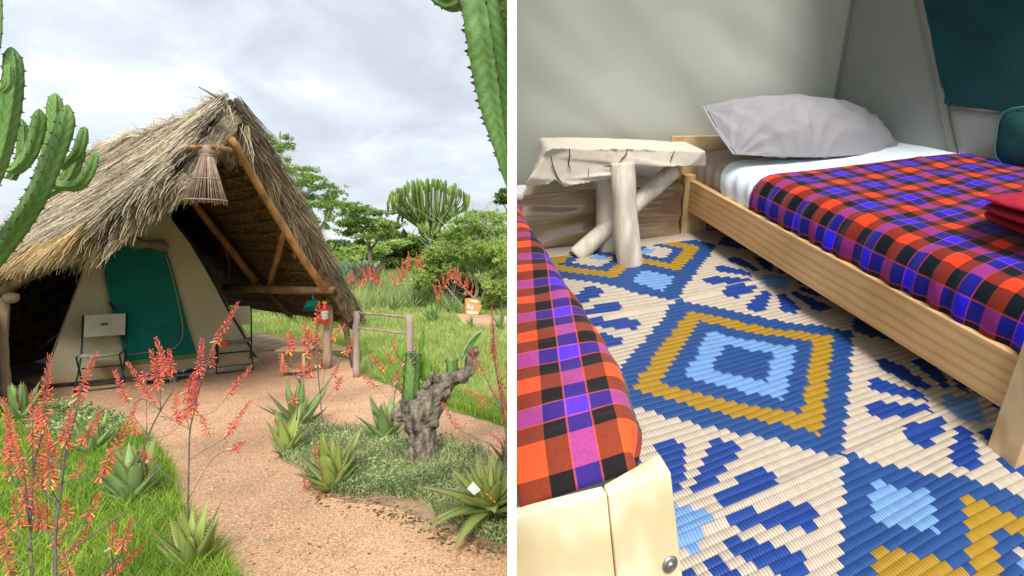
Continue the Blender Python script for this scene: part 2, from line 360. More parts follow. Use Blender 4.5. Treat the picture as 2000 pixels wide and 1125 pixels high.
for _ in range(1500):   # golden eave stems at the low left corner
    b=bmaxL*random.uniform(.66,.93); a0=aL(b); rts.append((a0+random.uniform(-.02,.5),b)); Ls.append(random.uniform(.15,.4)); dr.append(random.uniform(.0,.5))
strands('golden_thatch',SL,eL,nL,rts,Ls,.010,dr,STRAWG,shel,(.03,.10),.22)
rts=[];Ls=[];dr=[]
for _ in range(5200):   # front edge of the right slope
    b=bR*random.random()**1.25; a0=aRb(b); rts.append((a0+abs(random.gauss(0,.07))-.02,b)); Ls.append(random.uniform(.2,.5)*(1 if b<bR*.6 else .5)); dr.append(random.uniform(.0,.12))
strands('thatch_fringe',SR,eR,nR,rts,Ls,.010,dr,STRAW,shel,(-.03,.12),.15)
rts=[];Ls=[];dr=[]
for _ in range(420):   # loose wisps hanging under the front edge
    b=bR*(.02+.5*random.random()); a0=aRb(b); rts.append((a0+random.uniform(-.02,.14),b)); Ls.append(random.uniform(.2,.65)); dr.append(random.uniform(.8,1.8))
strands('thatch_wisps',SR,eR,nR,rts,Ls,.009,dr,STRAW,shel,(-.12,-.02),.15)
rts=[];Ls=[];dr=[]
for _ in range(1000):   # shaggy prow over the apex
    b=random.uniform(.0,.5); rts.append((random.uniform(-.05,.4),b)); Ls.append(random.uniform(.15,.42)); dr.append(random.uniform(.3,1.4))
strands('thatch_prow',lambda a,b,h:TIP+DD*a+(eL*(.5+.5*math.sin(b*9))+eR*(.5-.5*math.sin(b*9)))*b*.7+Vector((0,0,h)),Vector((.05,-.15,-1)).normalized(),Vector((.3,-.9,.2)).normalized(),rts,Ls,.010,dr,STRAW,shel,(-.1,.05),.25,Vector((1,0,0)))
rts=[(random.random()*LEN*.9,random.uniform(-.06,.05)) for _ in range(1500)]
strands('ridge_straw',SL,(DD*.7-eR*.1).normalized(),nL,rts,[random.uniform(.15,.45) for _ in rts],.010,[random.uniform(0,.5) for _ in rts],STRAW,shel,(.0,.07),.5,eL)
for k in range(3):
    mb=MB(); mb.tube([TIP+Vector((.03*k,0,-.05)),TIP+Vector((-.12-.05*k,-.1,.06+.03*k))],.005,5); mb.build('twig',POLED,shel)
# eave thickness of the right corner, laths under the roof
rts=[];Ls=[];dr=[]
for _ in range(1600):
    b=bR*random.uniform(.86,1.02); rts.append((aR*(b/bR)+random.uniform(0,2.2)**1.3,b)); Ls.append(random.uniform(.08,.22)); dr.append(random.uniform(.1,1.2))
strands('eave_straw',SR,eR,nR,rts,Ls,.010,dr,mat('straw_brown',(.20,.14,.08),.9,.3,3,attr=True,avar=.5),shel,(-.12,.06),.4)
for i in range(17):
    b=.45+i*(bR-.5)/16; a0=aRb(b)+.12; mb=MB(); P=[SR(a0+(LEN-1-a0)*t,b+.02*math.sin(t*9+i),-.125) for t in [j/8 for j in range(9)]]
    mb.tube(P,.011,5); mb.build('lath',mat('lath',(.16,.10,.05),.8,.3,6,.3,30),shel)
rts=[(random.uniform(.1,5),random.uniform(.3,bR)) for _ in range(1800)]
rts=[(a+aRb(b),b) for a,b in rts]
strands('underside_stalks',SR,DD,nR,rts,[random.uniform(.15,.5) for _ in rts],.007,[random.uniform(0,.25) for _ in rts],mat('stalk_brown',(.22,.13,.06),.8,.3,3,attr=True,avar=.6),shel,(-.14,-.115),.5,eR)
def pole(name,pts,r0,r1,m,parent=shel,n=10):
    P=spline([tuple(p) for p in pts],9) if len(pts)>2 else [Vector(pts[0]).lerp(Vector(pts[1]),i/8) for i in range(9)]
    P=[Vector(p)+Vector((random.gauss(0,.004),random.gauss(0,.004),0)) for p in P]
    mb=MB(); mb.tube(P,[r0+(r1-r0)*i/8 for i in range(9)],n,wob=.18); return mb.build(name,m,parent)
bl=gnd(9,780); pole('post',[bl,at(5,690,6.07),at(6,572,6.07)],.052,.046,POLEW)
br=gnd(637,720); pole('post',[br,at(640,640,7.65),at(646,572,7.65)],.062,.052,POLEW)
UR=lambda px,py,off:hit(px,py,TIP+nR*off,nR)
pole('front_rafter',[UR(450,270,-.30),UR(480,321,-.28),UR(556,450,-.24),UR(636,568,-.22)],.036,.044,POLE)
pole('front_rafter',[at(430,268,6.1),at(180,446,6.08),at(-2,574,6.03)],.036,.046,POLEW)
pole('tie_beam',[at(374,287,4.95),at(420,288,5.45),at(474,298,6.15)],.020,.026,POLE)
pole('eave_beam',[at(651,567,7.42),UR(560,566,-.32),UR(488,564,-.38),UR(440,562,-.4)],.050,.06,mat('pole_beam',(.25,.15,.08),.7,.35,6,.4,30))
P1=at(24,582,5.98); pole('eave_beam',[P1,P1+DD*2.3],.058,.05,POLEW)
pole('inner_rafter',[UR(338,346,-.22),UR(425,455,-.22),UR(505,555,-.22)],.042,.050,POLE)
pole('inner_rafter',[UR(505,552,-.22),UR(570,616,-.24)],.045,.04,POLED)
pole('strut',[UR(556,452,-.24),UR(540,510,-.27),UR(525,562,-.30)],.030,.034,POLE)
pole('strut',[UR(440,480,-.24),UR(447,520,-.26),UR(444,552,-.28)],.026,.026,POLED)
pole('eave_prop',[at(645,570,7.7),at(668,600,7.8),at(690,640,7.9)],.045,.045,POLED)
pole('leaning_prop',[at(668,618,7.8),at(678,660,7.75),gnd(692,718)],.036,.032,POLED)
# added back and side sheets that keep light out so the shelter is dark inside
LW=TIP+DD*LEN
mb=MB(); mb.quadstrip([[SL(a,bmaxL,-.05)+Vector((0,0,-1.2*t)) for a in [j*LEN/8 for j in range(1,9)]] for t in (0,.5,1)]); mb.build('light_block_side',THD,shel)
mb=MB(); bk=LEN-3.0; mb.face([SL(bk,bmaxL,-.1)+Vector((0,0,-1.3)),SL(bk,bmaxL,-.1),TIP+DD*bk-Vector((0,0,.1)),SR(bk,bR*.62,-.12),SR(bk,bR*.62,-.12)+Vector((0,0,-.62))]); mb.build('light_block_back',THD,shel)
# ------------------------------------------------------------------ tent under the shelter
A0=gnd(80,750,.07); A1=gnd(503,707,.07); tv=(A1-A0).normalized(); tn=Vector((-tv.y,tv.x,0)); tn=tn if tn.y>0 else -tn   # tn points into the shelter
tent=root('safari_tent',gnd(290,725),'khaki canvas tent with a teal zipped door under the thatch','tent')
def TF(px,py,off=0): return hit(px,py,A0-tn*off,(tn-Vector((0,0,.12))).normalized())
fr=[(80,749),(95,710),(118,648),(140,590),(165,522),(190,462),(215,425),(262,392),(305,395),(340,432),(372,474),(400,520),(425,565),(445,604),(470,645),(488,676),(505,708)]
mb=MB(); cpt=TF(290,640)
rows=[[TF(x,y)for x,y in fr]]
for t in (.25,.5,.75,.97): rows.append([TF(x,y).lerp(cpt,t)+tn*(.02+.02*noise.noise(Vector((x*.03,y*.03,t*3)))) for x,y in fr])
mb.quadstrip(rows); mb.face([p for p in rows[-1]]); mb.quadstrip([[rows[0][-1],TF(290,728)],[rows[-1][-1],cpt],[rows[0][0],TF(290,728)]])
mb.build('front_wall',CANV,tent)
mb=MB(); Fp=[TF(x,y) for x,y in fr]
mb.quadstrip([[p+tn*(2.3*t)+Vector((0,0,0)) for p in Fp[:9]] for t in (0,.33,.66,1)])
mb.build('side_wall',CANV,tent)
mb=MB(); mb.quadstrip([[p+tn*(2.3*t) for p in Fp[8:]] for t in (0,.33,.66,1)]); mb.build('side_wall',CANV,tent)
mb=MB(); mb.tube([p-tn*.012 for p in Fp[8:]],.011,6); mb.build('tent_pole',BLACK,tent)
mb=MB(); mb.tube([p-tn*.010 for p in Fp[:8]],.008,6); mb.build('seam',CANVR,tent)
door=[(194,480),(205,540),(217,600),(232,655),(247,706),(300,700),(345,695),(385,690),(368,640),(352,580),(338,530),(325,488),(260,484)]
mb=MB(); mb.face([TF(x,y,.03) for x,y in door]); dr_=mb.build('door',TEAL,tent,smooth=False)
mb=MB(); mb.tube([TF(x,y,.04) for x,y in spline([(322,492),(336,540),(350,600),(357,640),(352,668),(330,684),(290,688),(248,693)],24)],.007,6); mb.build('zipper',mat('zip',(.30,.30,.20),.6,.1,9),dr_)
for px,py in ((217,598),(240,660),(196,500)):
    mb=MB(); mb.tube([TF(px-4,py-8,.045),TF(px+3,py,.05),TF(px+7,py+6,.045)],.010,6); mb.build('toggle',BLACK,dr_)
mb=MB(); mb.face([TF(x,y,.028) for x,y in ((247,706),(300,700),(385,690),(387,698),(300,711),(249,716))]); mb.build('olive_strip',CANVD,tent,smooth=False)
mb=MB(); rows=[]
for j,(x,y0_,y1_) in enumerate([(80,735,752),(120,727,748),(165,722,744),(210,717,740),(249,715,736),(300,709,731),(345,704,727),(387,699,722),(430,694,716),(470,688,711),(505,700,708)]):
    rows.append([TF(x,y0_,.03),TF(x,(y0_+y1_)/2,.05+.03*math.sin(j*2.2)),TF(x,y1_,.045)])
mb.quadstrip(rows); mb.build('ground_skirt',TAN,tent)
mb=MB(); rows=[]
for i in range(17):
    t=i/16; c=TF(214+t*116,468+t*14,.05); r=.055*(1+.18*math.sin(t*17)+.2*math.sin(t*7))*(1 if 0<i<16 else .4)*(1.25 if t>.3 else .8)
    rows.append([c+Vector((0,0,1))*r*math.sin(a)-tn*r*.8*math.cos(a) for a in [k*2*PI/12 for k in range(12)]])
mb.quadstrip(rows,True); mb.build('rolled_flap',CANVR,tent)
mb=MB(); mb.tube([TF(388,700,.02),TF(396,722,.02)],.012,6); mb.build('strap',BLACK,tent)
mb=MB(); mb.tube([TF(118,650,.02),gnd(22,722)+Vector((0,0,.02))],.004,4); mb.build('guy_rope',mat('rope',(.4,.38,.33),.8,.1,4),tent)
for px,py in ((127,602),):
    mb=MB(); mb.tube([TF(px-3,py-6,.03),TF(px+4,py+2,.03)],.009,6); mb.build('toggle',BLACK,tent)
# concrete plinth
mb=MB(); q=[gnd(-40,738),gnd(72,758),gnd(200,748),gnd(420,728),gnd(508,714)]; bkp=[p+tn*2.6 for p in q]
for i in range(4):
    a,b,c,d_=q[i],q[i+1],bkp[i+1],bkp[i]; z=Vector((0,0,.055)); mb.hexa([a,b,c,d_,a+z,b+z,c+z,d_+z])
mb.build('tent_plinth',CONC,smooth=False,kind='structure')
# ------------------------------------------------------------------ basket lamp
lp=root('hanging_basket_lamp',at(398,288,4.75),'conical lampshade of reed sticks hanging from the gable','lampshade')
c0=at(404,302,4.75); c1=at(402,394,4.75); mpx=4.75/F; r0,r1=10*mpx/1.25,37*mpx/1.18
for i in range(44):
    a=2*PI*i/44+random.gauss(0,.02); e=random.uniform(-.01,.03)
    mb=MB(); mb.tube([c0+Vector((r0*math.cos(a),r0*math.sin(a),0)),c1+Vector((r1*math.cos(a),r1*math.sin(a),-e))],.0052,5,rnd=random.random()); mb.build('stick',REED,lp)
for t,r in ((.02,.010),(.52,.006),(.97,.007)):
    c=c0.lerp(c1,t); R_=(r0+(r1-r0)*t)*1.04; mb=MB(); mb.tube([c+Vector((R_*math.cos(a),R_*math.sin(a),0)) for a in [k*2*PI/24 for k in range(25)]],r,5,cap=False); mb.build('hoop',REED,lp)
mb=MB(); mb.tube([at(404,284,4.75),at(404,306,4.75)],[.022,.045],8); mb.build('knot',REED,lp)
# ------------------------------------------------------------------ folding chairs
def chair(loc,label,rz,sc):
    r=root('folding_chair',(0,0,0),label,'chair','folding camp chairs in front of the tent')
    W=.178
    mb=MB(); mb.quadstrip([[(-W,.0+.018*math.sin(PI*i/8),.62+.25*j/4) if False else (-W+2*W*i/8,.21+.03*math.sin(PI*i/8)+.05*j/4,.62+.27*j/4) for i in range(9)] for j in range(5)]); mb.quadstrip([[(-W+2*W*i/8,.222+.03*math.sin(PI*i/8)+.05*j/4,.62+.27*j/4) for i in range(9)] for j in range(5)]); b_=mb.build('backrest',CHAIRF,r)
    mb=MB(); mb.box(-.03,.03,.208,.2135,.76,.785) ; mb.build('badge',mat('badge',(.05,.06,.05),.7,.6,160),b_,smooth=False)
    mb=MB(); mb.quadstrip([[(-W+2*W*i/8,-.20+.40*j/6,.435-.02*math.sin(PI*i/8)) for i in range(9)] for j in range(7)]); mb.quadstrip([[(-W+2*W*i/8,-.20+.40*j/6,.423-.02*math.sin(PI*i/8)) for i in range(9)] for j in range(7)]); mb.build('seat',CHAIRF,r)
    for s in (-1,1):
        mb=MB(); mb.tube([(s*W,-.20,.43),(s*W,.17,.02)],.0095,7); mb.build('leg',DGREEN,r)
        mb=MB(); mb.tube([(s*(W+.015),.28,.89),(s*(W+.015),.2,.5),(s*(W+.015),.14,.36),(s*(W+.015),-.19,.02)],.0095,7); mb.build('leg',DGREEN,r)
        mb=MB(); mb.tube([(s*W,-.21,.43),(s*W,.21,.43)],.009,6); mb.build('seat_rail',DGREEN,r)
    for y,z,w_ in ((.17,.02,W),(-.19,.02,W+.015),(.09,.25,W)):
        mb=MB(); mb.tube([(-w_,y,z),(w_,y,z)],.009,7); mb.build('crossbar',DGREEN,r)
    r.location=loc; r.rotation_euler=(0,0,rz); r.scale=(sc,sc,sc); return r
ch1=chair(gnd(198,758)+Vector((0,0,.0)),'khaki folding chair with a small badge, left of the teal door',math.radians(40),.94)
ch2=copyobj(ch1); ch2.location=gnd(458,724); ch2.rotation_euler=(0,0,math.radians(42)); ch2['label']='khaki folding chair with a small orange basket, right of the teal door'
for s_ in ch2.children:
    if s_.name.startswith('backrest'):
        for q_ in list(s_.children): bpy.data.objects.remove(q_)
c=at(437,672,7.35); mb=MB(); rows=[[c+Vector((R_*math.cos(a),R_*math.sin(a),z)) for a in [k*2*PI/14 for k in range(14)]] for R_,z in ((.035,-.045),(.05,-.03),(.062,.035),(.066,.04),(.056,.035),(.044,-.03))]
mb.quadstrip(rows,True); tag(mb.build('basket',ORB,loc=c),'small orange basket hanging by the right khaki chair','basket')
# door mats
for poly,lab in (([(268,745),(345,740),(330,728),(275,731)],'mottled grey green door mat by the tent door, left one'),([(338,736),(385,732),(372,721),(335,724)],'mottled grey green door mat with dark centre, right one')):
    g=[gnd(x,y,.06) for x,y in poly]; z=Vector((0,0,.018)); mb=MB(); mb.hexa(g+[p+z for p in g]); 
    tag(mb.build('doormat',mat('matweave',(.06,.11,.09),.9,.7,30,.6,80,col2=(.30,.38,.33)),smooth=False,loc=g[0]),lab,'doormat','door mats at the tent door')
# ------------------------------------------------------------------ small wooden table
tb=root('wooden_table',gnd(580,732),'small pale wooden slatted table under the thatch eave','table'); WD=mat('pale_wood',(.62,.42,.22),.7,.2,8,.3,30)
tc_=gnd(578,733); ax=Vector((1,0,0)); ay=Vector((-.3,.95,0))
for i in range(5):
    mb=MB(); y=-.13+i*.062; q=[tc_+ax*x+ay*yy+Vector((0,0,z)) for z in (.325,.35) for x,yy in ((-.21,y),(.2,y),(.2,y+.055),(-.21,y+.055))]; mb.hexa(q); mb.build('slat',WD,tb,smooth=False,bevel=.004)
for sx,sy in ((-.14,-.1),(.14,-.1),(-.14,.15),(.14,.15)):
    mb=MB(); mb.tube([tc_+ax*sx+ay*sy,tc_+ax*sx*.95+ay*sy*.9+Vector((0,0,.33))],.017,8); mb.build('leg',WD,tb)
mb=MB(); mb.hexa([tc_+ax*x+ay*yy+Vector((0,0,z)) for z in (.06,.08) for x,yy in ((-.14,-.09),(.14,-.09),(.14,.14),(-.14,.14))]); mb.build('shelf',WD,tb,smooth=False)
# ------------------------------------------------------------------ fire extinguisher and dustpan
def lathe(name,c,prof,m,parent,n=14,ax=Vector((0,0,1))):
    x=ax.orthogonal().normalized(); y=ax.cross(x); mb=MB(); mb.quadstrip([[c+ax*z+x*(r*math.cos(a))+y*(r*math.sin(a)) for a in [k*2*PI/n for k in range(n)]] for r,z in prof],True); return mb.build(name,m,parent)
fe=root('fire_extinguisher',at(633,632,7.5),'red fire extinguisher strapped to the front post','extinguisher'); fc=at(634,632,7.5)
lathe('cylinder',fc,((.001,0),(.040,.004),(.042,.02),(.042,.21),(.034,.24),(.016,.255),(.016,.262)),RED,fe)
lathe('label_sleeve',fc,((.0425,.06),(.0432,.061),(.0432,.17),(.0425,.171)),mat('sleeve',(.6,.55,.6),.4,.3,30),fe)
lathe('valve',fc+Vector((0,0,.26)),((.001,0),(.022,.0),(.024,.02),(.001,.03)),YEL,fe)
mb=MB(); mb.tube([fc+Vector((-.03,-.01,.265)),fc+Vector((-.01,-.02,.30)),fc+Vector((.03,-.01,.295)),fc+Vector((.035,0,.27))],.006,6); mb.build('handle',YEL,fe)
mb=MB(); mb.tube([fc+Vector((.045*math.cos(a),.045*math.sin(a),.14)) for a in [k*2*PI/14 for k in range(15)]],.006,5,cap=False); mb.build('strap',YEL,fe)
dp=root('dustpan',at(609,565,7.45),'teal plastic dustpan hanging from the eave beam','dustpan')
mb=MB(); mb.tube([at(611,566,7.45),at(611,578,7.43),at(612,587,7.4)],[.008,.010,.015],8); mb.build('handle',TEALD,dp)
q=[(600,587),(622,586),(620,607),(592,607)]; f_=[at(x,y,7.38) for x,y in q]; b_=[at(x,y,7.47) for x,y in q]
mb=MB(); z0=MB(); mb.face(b_); mb.face([f_[0],f_[1],b_[1],b_[0]]); mb.face([f_[1],b_[1],b_[2],at(621,606,7.44)]); mb.face([f_[0],b_[0],b_[3],at(593,606,7.44)]); mb.face([f_[0],f_[1],at(621,600,7.40),at(594,600,7.40)])
o=mb.build('pan',TEALD,dp,smooth=False); so_=o.modifiers.new('s','SOLIDIFY'); so_.thickness=.004
# ------------------------------------------------------------------ rail fence
GW=mat('grey_wood',(.34,.27,.22),.85,.3,8,.5,50,stretch=(1,1,.2))
fn=root('rail_fence',gnd(697,736),'short weathered wooden rail fence with two posts and two rails','fence')
pole('post',[gnd(697,737),at(696,670,7.13),at(697,608,7.13)],.040,.036,GW,fn)
pole('post',[gnd(800,745),at(800,680,6.9),at(800,614,6.9)],.044,.040,GW,fn)
pole('rail',[at(702,611,7.1),at(750,615,7.0),at(797,620,6.92)],.016,.018,GW,fn)
pole('rail',[at(702,641,7.1),at(750,646,7.0),at(797,652,6.92)],.014,.015,GW,fn)
# ------------------------------------------------------------------ path sign
sg=root('path_sign',gnd(924,617),'orange painted stone sign with white arrow and number 4 by the back path','sign'); Ys=gnd(924,617).y
SIG=mat('sign_orange',(.68,.33,.13),.8,.12,12,.3,40)
q=[(911,617),(909.5,608),(908.5,590),(908,584),(913,582.5),(920,583),(928,585),(934,586),(939,588.5),(938,594),(940,598),(937.5,606),(935,612),(933.5,617.5)]
mb=MB(); f_=[at(x,y,Ys) for x,y in q]; b_=[p+Vector((-.03,.09,0)) for p in f_]; mb.face(f_); mb.face(b_[::-1]); mb.quadstrip([f_+[f_[0]],b_+[b_[0]]]); mb.build('slab',SIG,sg,smooth=False)
mb=MB(); Yf=Ys-.006
mb.face([at(x,y,Yf) for x,y in ((917.5,586.2),(928,586.6),(928,585.2),(934.5,589.2),(928,592.5),(928,590),(922,589.8),(918,588.4))])
mb.build('arrow',WHITE,sg,smooth=False)
mb=MB(); mb.face([at(x,y,Yf) for x,y in ((913.6,593),(916.8,593),(916.8,600),(924.5,600),(924.5,602.4),(913.6,602))]); mb.face([at(x,y,Yf-.001) for x,y in ((920.6,596.5),(923.4,596.5),(923.2,605.6),(920.8,605.6))]); mb.build('digit_four',WHITE,sg,smooth=False)
mb=MB(); mb.face([at(x,y,Yf) for x,y in ((912,607.6),(934,608.4),(933.4,612.8),(913.2,612.6))]); mb.build('name_strip',WHITE,sg,smooth=False)
mb=MB()
for x in (914,917,920,923,926,929,932): mb.face([at(x+dx,y,Yf-.003) for dx,y in ((0,609.3),(.7,609.3),(.7,611.6),(0,611.6))])
mb.build('lettering',mat('faint_grey',(.55,.45,.42),.8,.1,3),sg,smooth=False)

for k,(px,py) in enumerate(((352,729),(368,727))):
    c=gnd(px,py,.08); sd_=root('sandal',c,('left','right')[k]+' one of two dark sandals left on the right door mat','sandal','sandals on the door mat'); u=Vector((.35,.94,0))*.11; v=Vector((.94,-.35,0))*.038
    mb=MB(); o_=[c+u*x+v*y for x,y in ((-1,-.7),(-1,.7),(0,.75),(.7,1),(1,.5),(1,-.5),(.7,-1),(0,-.8))]; z=Vector((0,0,.014)); mb.face([p+z for p in o_]); mb.quadstrip([o_+[o_[0]],[p+z for p in o_]+[o_[0]+z]]); mb.build('sole',BLACK,sd_,smooth=False)
    for sg_ in (-1,1):
        mb=MB(); mb.tube([c+u*.55+z,c+u*.3+v*.4*sg_+z*2.6,c+u*.05+v*.95*sg_+z],.006,6); mb.build('strap',WHITE if k==0 else BLACK,sd_)
# ------------------------------------------------------------------ grass
def lim(q): return q[(q[:,0]<993)]
q=sample(LAWN,42000); q=lim(q); P=togr(q); blades('dry_grass_blades',P[::14]+np.array([.004,0,0]),.09,.003,mat('dry_grass',(.45,.38,.18),.8,.3,2,attr=True,trans=.2,avar=.5,col2=(.55,.52,.25)),lean=.9,kind='stuff'); blades('grass_blades_bank',P,.05+.08*rng.random(len(P)),.003+.0015*(P[:,1]/3),GRASS,lean=.7,kind='stuff')
NB=[(430,632),(520,606),(620,575),(650,515),(995,515),(995,612),(888,612),(905,632),(935,640),(995,646),(995,832),(880,795),(800,770),(745,742),(715,728),(702,700),(680,676),(560,664),(500,650),(440,655)]
q=sample(NB,52000); P=togr(q); blades('field_grass',P,.06+.07*rng.random(len(P)),.006*(P[:,1]/7),GRASS2,lean=.6,kind='stuff')
TALL=[(640,520),(995,520),(995,575),(880,600),(700,605),(660,575)]
q=sample(TALL,30000); P=togr(q); blades('tall_grass',P,.28+.3*rng.random(len(P)),.016*(P[:,1]/16),mat('tall_grass',(.33,.46,.12),.7,.25,.4,attr=True,trans=.3,avar=.35,col2=(.48,.54,.22)),lean=.4,kind='stuff')
# strip of greener blades at the field's edge
q=sample([(505,650),(700,672),(745,735),(760,748),(880,796),(992,835),(992,800),(880,770),(770,720),(720,690),(560,650)],9000); P=togr(q); blades('edge_grass',P,.10,.007,GRASS,lean=.5,kind='stuff')
q=sample([(x,y) for x,y in ISL],26000); q=lim(q); P=togr(q); P=P[np.array([noise.noise(Vector((p[0]*7,p[1]*7,0)))+random.uniform(-.3,.3)>-.12 for p in P])]; z=.01+.085*rng.random(len(P))*(.4+.9*np.array([max(0,.5+noise.noise(Vector((p[0]*3,p[1]*3,0)))) for p in P])); P[:,2]=z
leafcloud('groundcover_leaves',P,.014,COVER,kind='stuff',tall=1.7)
q=sample(ISL,9000); q=lim(q); P=togr(q); blades('groundcover_stems',P,.10,.004,COVER,lean=.8,kind='stuff')
q=sample([(20,812),(140,790),(250,830),(220,870),(60,860)],7000); P=togr(q); P[:,2]=.1*rng.random(len(P)); leafcloud('weedy_leaves',P,.02,COVER,kind='stuff')
# weeds poking out of the gravel
wr=[(448,1030),(470,960),(560,990),(690,1000),(740,1080),(840,1100),(520,1060),(610,930),(660,1085),(880,1110),(540,925),(640,1000),(415,955)]
P=[]; 
for x,y in wr:
    for _ in range(26): P.append((x+random.gauss(0,11),y+random.gauss(0,3.5)))
P=togr(np.array(P)); blades('gravel_weeds',P,.018,.003,COVER,lean=1.5,kind='stuff')
# ------------------------------------------------------------------ aloes
ALO=mat('aloe_green',(.20,.36,.10),.45,.25,3,.08,30,attr=True,avar=.3,spec=.4,col2=(.30,.43,.15))
ALOY=mat('aloe_yellowgreen',(.33,.45,.10),.45,.25,4,.08,30,attr=True,avar=.25,spec=.4,col2=(.34,.42,.11))
TOOTH=mat('aloe_tooth',(.42,.30,.14),.6,.2,8)
DRY=mat('dry_leaf',(.22,.13,.07),.9,.4,9,.4,40)
STALK=mat('stalk',(.20,.15,.15),.7,.25,14,.3,60)
FLW=mat('aloe_flower',(.86,.10,.075),.5,.12,30,attr=True,avar=.42,col2=(.95,.19,.13))
FLO=mat('aloe_flower_orange',(.85,.26,.05),.5,.2,30,attr=True,avar=.3,col2=(.92,.42,.10))
FLP=mat('aloe_flower_pale',(.78,.55,.28),.6,.2,30,attr=True,avar=.3)
def aleaf(mb,p0,az,el,L,W,curl,teeth=None,twist=0):
    d=Vector((math.cos(az)*math.cos(el),math.sin(az)*math.cos(el),math.sin(el))); side=Vector((-math.sin(az),math.cos(az),0))
    p=Vector(p0); rows=[]; n=9; rr=random.random(); pts=[]
    for i in range(n+1):
        t=i/n; w=W*(1-t)**.75*(.75+.9*t*(1-t)*1.6) if t<1 else .001; w=max(w,.0012); upn=side.cross(d).normalized(); upn=upn if upn.z>-.3 else -upn
        th=w*.32*(1-t*.5)
        rows.append([p-side*w*.5+upn*th*.55,p-side*w*.22+upn*th*-.02,p+side*w*.22+upn*th*-.02,p+side*w*.5+upn*th*.55,p+side*w*.25-upn*th*.75,p-side*w*.25-upn*th*.75])
        pts.append((p.copy(),w,upn,d.copy(),th)); el+=curl/n*(1+t); d=Vector((math.cos(az)*math.cos(el),math.sin(az)*math.cos(el),math.sin(el))); p=p+d*(L/n)
    mb.quadstrip(rows,True,rnd=rr)
    if teeth is not None:
        for k in range(1,int(L/.016)):
            t=k/int(L/.016)*.93; i=int(t*n); u=t*n-i; a=pts[i];b=pts[min(i+1,n)]; c=a[0].lerp(b[0],u); w=a[1]+(b[1]-a[1])*u; dd=a[3]; s=.0045+.004*(W/.05)
            for sg_ in (-1,1):
                e=c+side*sg_*w*.5+a[2]*a[4]*.5; teeth.face([e-dd*s*.5,e+dd*s*.5,e+side*sg_*s+dd*s*.4])
def aloe(px,py,Hpx,Wpx,n,label,m=None,ytall=None,teeth=True,dry=3,elr=(.25,1.35),curl=(-.25,.5),wd=.17,seed=0,az0=0,lift=0):
    random.seed(seed+int(px*7+py)); g=gnd(px,py,lift); s=g.y/F; m=m or ALO
    r=root('aloe_plant',g,label,'aloe','spiky aloes in the garden'); 
    st=math.sqrt(1+((px-CX)/F)**2); Rr=Wpx*.5*s/st; Hh=Hpx*s
    for i in range(n):
        f=i/(n-1); az=az0+i*2.399+random.gauss(0,.15); el=elr[0]+(elr[1]-elr[0])*f**.8+random.gauss(0,.07)
        ex=abs(math.cos(el)); L=min(Rr/max(ex,.2),Hh/max(math.sin(el),.25))*random.uniform(.9,1.12)
        mb=MB(); tb_=MB() if teeth else None
        off=Vector((math.cos(az),math.sin(az),0))*Rr*.10*(1-f)
        aleaf(mb,g+off+Vector((0,0,.012+.03*f)),az,el,L,max(.02,L*wd*1.5),random.uniform(*curl)*(-.2+1.2*(1-f)) if f<.7 else random.uniform(-.1,.25),tb_)
        lf=mb.build('leaf',m,r)
        if tb_ is not None and tb_.f:
            tb_.build('leaf_teeth',TOOTH,lf,smooth=False,kind='stuff')
    for i in range(dry):
        mb=MB(); az=random.random()*6.28; aleaf(mb,g+Vector((0,0,.02)),az,.05,Rr*random.uniform(.6,.95),.02,-.1); mb.build('dry_leaf',DRY,r)
    return r,g
def flowers(mb,A,B,dens,l,near=1,curve=0,open_=.45):
    A=Vector(A);B=Vector(B); L=(B-A).length; ax=(B-A).normalized(); x=ax.orthogonal().normalized(); y=ax.cross(x); sag=Vector((0,0,-1))*curve*L
    n=max(8,int(L*dens)); 
    def pos(t): return A.lerp(B,t)+sag*(4*t*(1-t))*.25
    for i in range(n):
        t=(i+random.random())/n; a=i*2.4+random.gauss(0,.4); o=x*math.cos(a)+y*math.sin(a); tt=max(0,(t-.12)/.88)
        ll=l*(1-.62*tt)*random.uniform(.75,1.15); op=(1-tt)**2
        if t<.10 and random.random()<.3: continue
        d=(o*(.50-.18*tt+.45*op)+ax*(.55+.5*tt-op*.75)+Vector((0,0,-1))*open_*op*1.4+Vector((random.gauss(0,.12),random.gauss(0,.12),random.gauss(0,.12)))).normalized()
        p=pos(t)+o*.004; rw=ll*(.13 if near>.5 else .17)*(.9+.3*random.random()); u=d.orthogonal().normalized(); v=d.cross(u); rows=[]
        for f_,q_ in ((0,.35),(.18,1),(.55,.85),(.85,1),(1,.45)): rows.append([p+d*(ll*f_)+(u*math.cos(k*PI/2)+v*math.sin(k*PI/2))*rw*q_ for k in range(4)])
        mi=0 if t>.2 else (1 if random.random()<.3 else 0)
        if t<.14 and random.random()<.2: mi=2
        mb.quadstrip(rows,True,mi,rnd=random.random())
def stalk(parent,pts,w0,w1,label=None):
    P=spline([tuple(p) for p in pts],max(6,4*len(pts))); mb=MB(); n=len(P); mb.tube(P,[w0+(w1-w0)*i/(n-1) for i in range(n)],6,wob=.1,rnd=random.random()); return mb.build('flower_stalk',STALK,parent)
